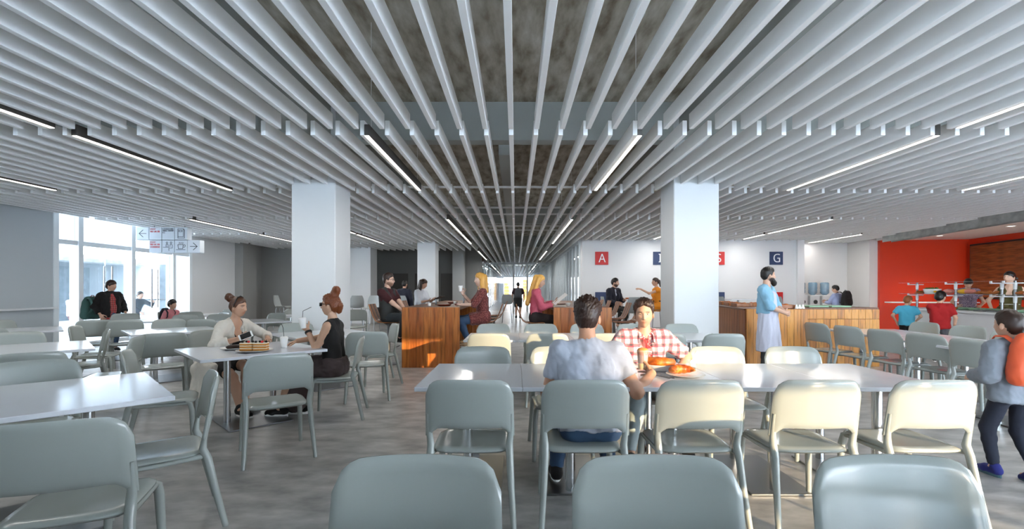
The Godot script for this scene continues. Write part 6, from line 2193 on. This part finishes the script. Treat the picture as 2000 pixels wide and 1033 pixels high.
	top_wear(p, "tunic", wine, 1.0, 0.02, -0.06, [bone(p.neck + Vector3(0, 0.09, 0.03), 0.06, p.neck + Vector3(0, 0.0, 0.05), 0.075), bone(p.neck + Vector3(0, 0, 0.09), 0.05, p.chest + Vector3(0, 0.03, 0.14), 0.04)], 0.008)
	leg_wear(p, "tunic_skirt", wine, 0.62, 0.035, 0.012)
	leg_wear(p, "jeans", denim, 1.9, 0.01)
	shoes(p, cloth("beige_shoe", Color(0.7, 0.6, 0.48)), M.paper_white)
	hair(p, blonde, 0.03, 0.03, 0.7, 0.062, -0.09, [[Vector3(0.07, 0.04, -0.03), 0.05, Vector3(0.095, -0.15, -0.03), 0.05], [Vector3(-0.07, 0.04, -0.03), 0.05, Vector3(-0.095, -0.15, -0.03), 0.05], [Vector3(0, 0.05, -0.07), 0.075, Vector3(0, -0.20, -0.10), 0.06]])
	part(p.node, "choker", Geo.new().lathe([Vector2(0.055, -0.006), Vector2(0.057, 0.0), Vector2(0.055, 0.006)], 18, Transform3D(Basis.IDENTITY, p.neck + Vector3(0, 0.045, 0.012))), M.black)

	# woman in the white blouse with a menu
	p = person({"label": "long haired woman in a white blouse reading a menu board", "f": true, "at": V(-2.35, 0, 11.6), "turn": 62, "s": 0.97, "hip": 0.87, "lean": 8, "head": [15, 18], "cell": 0.02, "lh": Vector3(0.02, 1.12, 0.40), "rh": Vector3(-0.10, 1.10, 0.36), "rn": Vector3(0.3, 1, 0), "ln": Vector3(-0.3, 1, 0), "lf": Vector3(0.1, 0.42, 0.3), "rf": Vector3(-0.1, 0.42, 0.3)})
	top_wear(p, "blouse", white_blouse, 1.3, 0.018, -0.08, [], 0.01)
	leg_wear(p, "trousers", white_blouse, 1.9)
	hair(p, brown_hair, 0.018, 0.016, 0.4, 0.055, -0.08, [[Vector3(0.06, 0.03, -0.04), 0.045, Vector3(0.07, -0.26, -0.03), 0.03], [Vector3(-0.06, 0.03, -0.04), 0.045, Vector3(-0.08, -0.26, 0.0), 0.035], [Vector3(0, 0.04, -0.07), 0.06, Vector3(0, -0.28, -0.09), 0.04]])

	# woman in pink reading a magazine
	p = person({"label": "woman with very long fair hair in a pink blouse reading a magazine", "f": true, "at": V(0.36, 0, 8.62), "turn": 88, "s": 0.98, "hip": 0.87, "lean": 3, "head": [4, 16], "cell": 0.016, "skin": Color(0.50, 0.30, 0.21), "lh": Vector3(0.10, 1.13, 0.34), "rh": Vector3(-0.08, 1.10, 0.32), "rn": Vector3(0.6, 0.5, 0.3), "ln": Vector3(-0.6, 0.5, 0.3), "rp": Vector3(-0.5, -1, -0.2), "lp": Vector3(0.5, -1, -0.2), "lf": Vector3(0.1, 0.40, 0.30), "rf": Vector3(-0.08, 0.42, 0.34), "lk": Vector3(0, 1, 0.4), "rk": Vector3(0, 1, 0.4)})
	top_wear(p, "blouse", cloth("pink", Color(0.72, 0.30, 0.38), 0.55), 1.85, 0.02, -0.02, [], 0.012)
	leg_wear(p, "skirt", cloth("dark_tweed", Color(0.12, 0.09, 0.10)), 0.85, 0.02)
	shoes(p, blackc, M.black)
	hair(p, blonde, 0.016, 0.016, 0.4, 0.06, -0.08, [[Vector3(0.06, 0.05, -0.03), 0.045, Vector3(0.08, -0.36, -0.05), 0.035], [Vector3(-0.06, 0.05, -0.03), 0.045, Vector3(-0.08, -0.36, -0.05), 0.035], [Vector3(0, 0.05, -0.08), 0.06, Vector3(0, -0.46, -0.11), 0.045]])

	# people by the white wall
	p = person({"label": "dark haired man in a navy jacket sitting by the white wall", "at": V(2.68, 0, 13.25), "turn": 40, "s": 1.03, "hip": 0.87, "lean": 8, "head": [25, 5], "cell": 0.024, "beard": 0.8, "brow": Color(0.04, 0.03, 0.03), "lh": Vector3(0.12, 1.08, 0.34), "rh": Vector3(-0.12, 0.98, 0.30), "lf": Vector3(0.14, 0.4, 0.3), "rf": Vector3(-0.14, 0.4, 0.3)})
	top_wear(p, "t_shirt", white_tee, 0.0, 0.01, 0.0, [], 0.004)
	top_wear(p, "jacket", cloth("navy", Color(0.07, 0.08, 0.14)), 1.7, 0.026, -0.08, [bone(p.neck + Vector3(0, 0.02, 0.10), 0.045, p.chest + Vector3(0, -0.1, 0.16), 0.05)], 0.01)
	leg_wear(p, "trousers", charcoal, 1.9)
	hair(p, dark_hair, 0.022, 0.010, 0.3, 0.07, -0.07)
	p = person({"label": "woman in a yellow belted dress pointing across the high table", "f": true, "at": V(4.02, 0, 13.5), "turn": -85, "s": 1.02, "hip": 0.90, "lean": 4, "head": [0, 0], "cell": 0.024, "lh": Vector3(0.1, 1.38, 0.52), "lp": Vector3(0.3, -1, 0), "la": Vector3(0, 0.15, 1), "ln": Vector3(-0.5, -0.7, 0), "lc": 0.3, "rh": Vector3(-0.16, 1.05, 0.22), "lf": Vector3(0.1, 0.4, 0.3), "rf": Vector3(-0.1, 0.4, 0.3), "skin": Color(0.52, 0.30, 0.20)})
	var yellow := cloth("yellow", Color(0.86, 0.52, 0.10))
	top_wear(p, "dress", yellow, 0.35, 0.014, -0.04, [], 0.006)
	leg_wear(p, "skirt", yellow, 0.9, 0.03)
	part(p.node, "belt", Geo.new().lathe([Vector2(0.14, -0.015), Vector2(0.143, 0), Vector2(0.14, 0.015)], 20, Transform3D(Basis.from_scale(Vector3(1.12, 1, 0.86)), p.hip + Vector3(0, 0.14, 0.0))), M.black)
	hair(p, brown_hair, 0.016, 0.014, 0.3, 0.06, -0.07, [[Vector3(0, 0.04, -0.115), 0.03, Vector3(0, -0.12, -0.15), 0.022]])
	# man walking down the corridor
	p = person({"label": "man in dark shorts walking away down the corridor with a grey backpack", "at": V(0.12, 0, 22.6), "turn": 182, "s": 1.0, "cell": 0.028, "lf": Vector3(0.09, 0.09, 0.18), "rf": Vector3(-0.09, 0.16, -0.22), "rt": 25})
	top_wear(p, "t_shirt", cloth("plum", Color(0.22, 0.14, 0.16)), 0.8, 0.016, -0.06)
	leg_wear(p, "shorts", charcoal, 0.9, 0.03)
	shoes(p, blackc, M.black)
	hair(p, dark_hair, 0.02, 0.012, 0.2, 0.06, -0.06)
	backpack("grey backpack on the man walking down the corridor", V(0.12, 0.98, 22.6) + Vector3(0, 0, 0.11), PI, 1.0, cloth("grey_nylon", Color(0.30, 0.31, 0.33)), M.black)
	# person behind the bearded man
	p = person({"label": "person in a navy pullover seated at a high table with the back turned", "at": V(-3.62, 0, 15.4), "turn": 165, "hip": 0.87, "lean": 6, "cell": 0.026, "lf": Vector3(0.1, 0.4, 0.3), "rf": Vector3(-0.1, 0.4, 0.3)})
	top_wear(p, "pullover", cloth("navy_knit", Color(0.09, 0.11, 0.18)), 1.9, 0.02, -0.08)
	leg_wear(p, "trousers", charcoal, 1.9)
	hair(p, dark_hair, 0.02, 0.012, 0.2, 0.06, -0.07)
	bar_stool_shell(V(-3.62, 0, 15.4), deg_to_rad(-15), "grey shell bar stool under the person in the navy pullover", "shell stools near the grey wall")
	# child at the water coolers
	p = person({"label": "child in a pale blue shirt filling a cup at the water coolers", "at": V(9.95, 0, 14.75), "turn": 205, "s": 0.86, "kid": 1.1, "head": [10, 10], "hip": 0.80, "cell": 0.026, "rh": Vector3(-0.05, 1.0, 0.34), "lh": Vector3(0.1, 0.98, 0.3)})
	top_wear(p, "shirt", cloth("pale_blue", Color(0.62, 0.66, 0.80)), 1.8, 0.02, -0.08)
	leg_wear(p, "trousers", charcoal, 1.9)
	hair(p, dark_hair, 0.026, 0.014, 0.2, 0.06, -0.06)
	backpack("black backpack on the child at the water coolers", V(10.08, 0.86, 14.72) + Vector3(0.0, 0, 0.12), PI + 0.3, 1.05, cloth("black_nylon", Color(0.09, 0.085, 0.085)), M.black)

	# by the entrance
	p = person({"label": "boy in an open black shirt over red checks at the entrance", "at": V(-8.98, 0, 10.55), "turn": 70, "s": 0.90, "kid": 1.06, "head": [25, 0], "hip": 0.84, "cell": 0.018, "rh": Vector3(-0.22, 0.82, 0.05), "lh": Vector3(0.22, 0.84, 0.15)})
	top_wear(p, "checked_shirt", plaid2, 0.0, 0.012, -0.16, [], 0.006)
	top_wear(p, "black_shirt", blackc, 1.8, 0.03, -0.10, [bone(p.neck + Vector3(0, -0.02, 0.11), 0.05, p.hip + Vector3(0, -0.1, 0.18), 0.09)], 0.014)
	leg_wear(p, "jeans", denim, 1.95)
	shoes(p, blackc, M.paper_white)
	hair(p, brown_hair, 0.026, 0.022, 0.3, 0.045, -0.08)
	backpack("green and red backpack slung low on the boy at the entrance", V(-9.27, 0.72, 10.46), deg_to_rad(70), 1.1, cloth("green_nylon", Color(0.24, 0.38, 0.36)), cloth("rust", Color(0.40, 0.17, 0.12)))
	p = person({"label": "child in a white top and dark red trousers outside the glass doors", "at": V(-11.75, 0, 12.65), "turn": 100, "s": 0.76, "kid": 1.15, "hip": 0.70, "cell": 0.026, "skin": Color(0.30, 0.14, 0.10), "rh": Vector3(-0.05, 0.85, 0.2)})
	top_wear(p, "sweater", white_blouse, 1.9, 0.03, -0.06)
	leg_wear(p, "trousers", cloth("dark_red", Color(0.30, 0.05, 0.07)), 1.95)
	hair(p, dark_hair, 0.02, 0.016, 0.3, 0.055, -0.07)
	p = person({"label": "stooping child in a dark jacket stretching an arm outside the doors", "at": V(-11.3, 0, 14.1), "turn": 80, "s": 0.78, "kid": 1.12, "hip": 0.72, "lean": 30, "cell": 0.026, "lh": Vector3(0.2, 1.0, 0.45), "rh": Vector3(-0.15, 0.7, 0.4)})
	top_wear(p, "jacket", dark_denim, 1.9, 0.03, -0.06)
	leg_wear(p, "trousers", charcoal, 1.95)
	hair(p, brown_hair, 0.02, 0.016, 0.3, 0.055, -0.07)
	p = person({"label": "small curly haired child in a pink top at a table near the entrance", "at": V(-7.98, 0, 11.05), "turn": 75, "s": 0.72, "kid": 1.18, "hip": 0.52, "head": [15, 0], "cell": 0.022, "lf": Vector3(0.08, 0.16, 0.28), "rf": Vector3(-0.08, 0.16, 0.28)})
	top_wear(p, "top", cloth("pale_pink", Color(0.80, 0.50, 0.52)), 1.0, 0.02, -0.06)
	leg_wear(p, "trousers", charcoal, 1.9)
	hair(p, dark_hair, 0.03, 0.026, 0.8, 0.055, -0.07)
	chair(-8.25, 11.1, -75, "grey plastic chair under the curly haired child", "chairs round the square tables")
	backpack("dark backpack worn by the curly haired child", V(-8.05, 0.60, 11.0), deg_to_rad(75), 0.75, cloth("dark_nylon", Color(0.12, 0.12, 0.16)), M.black)
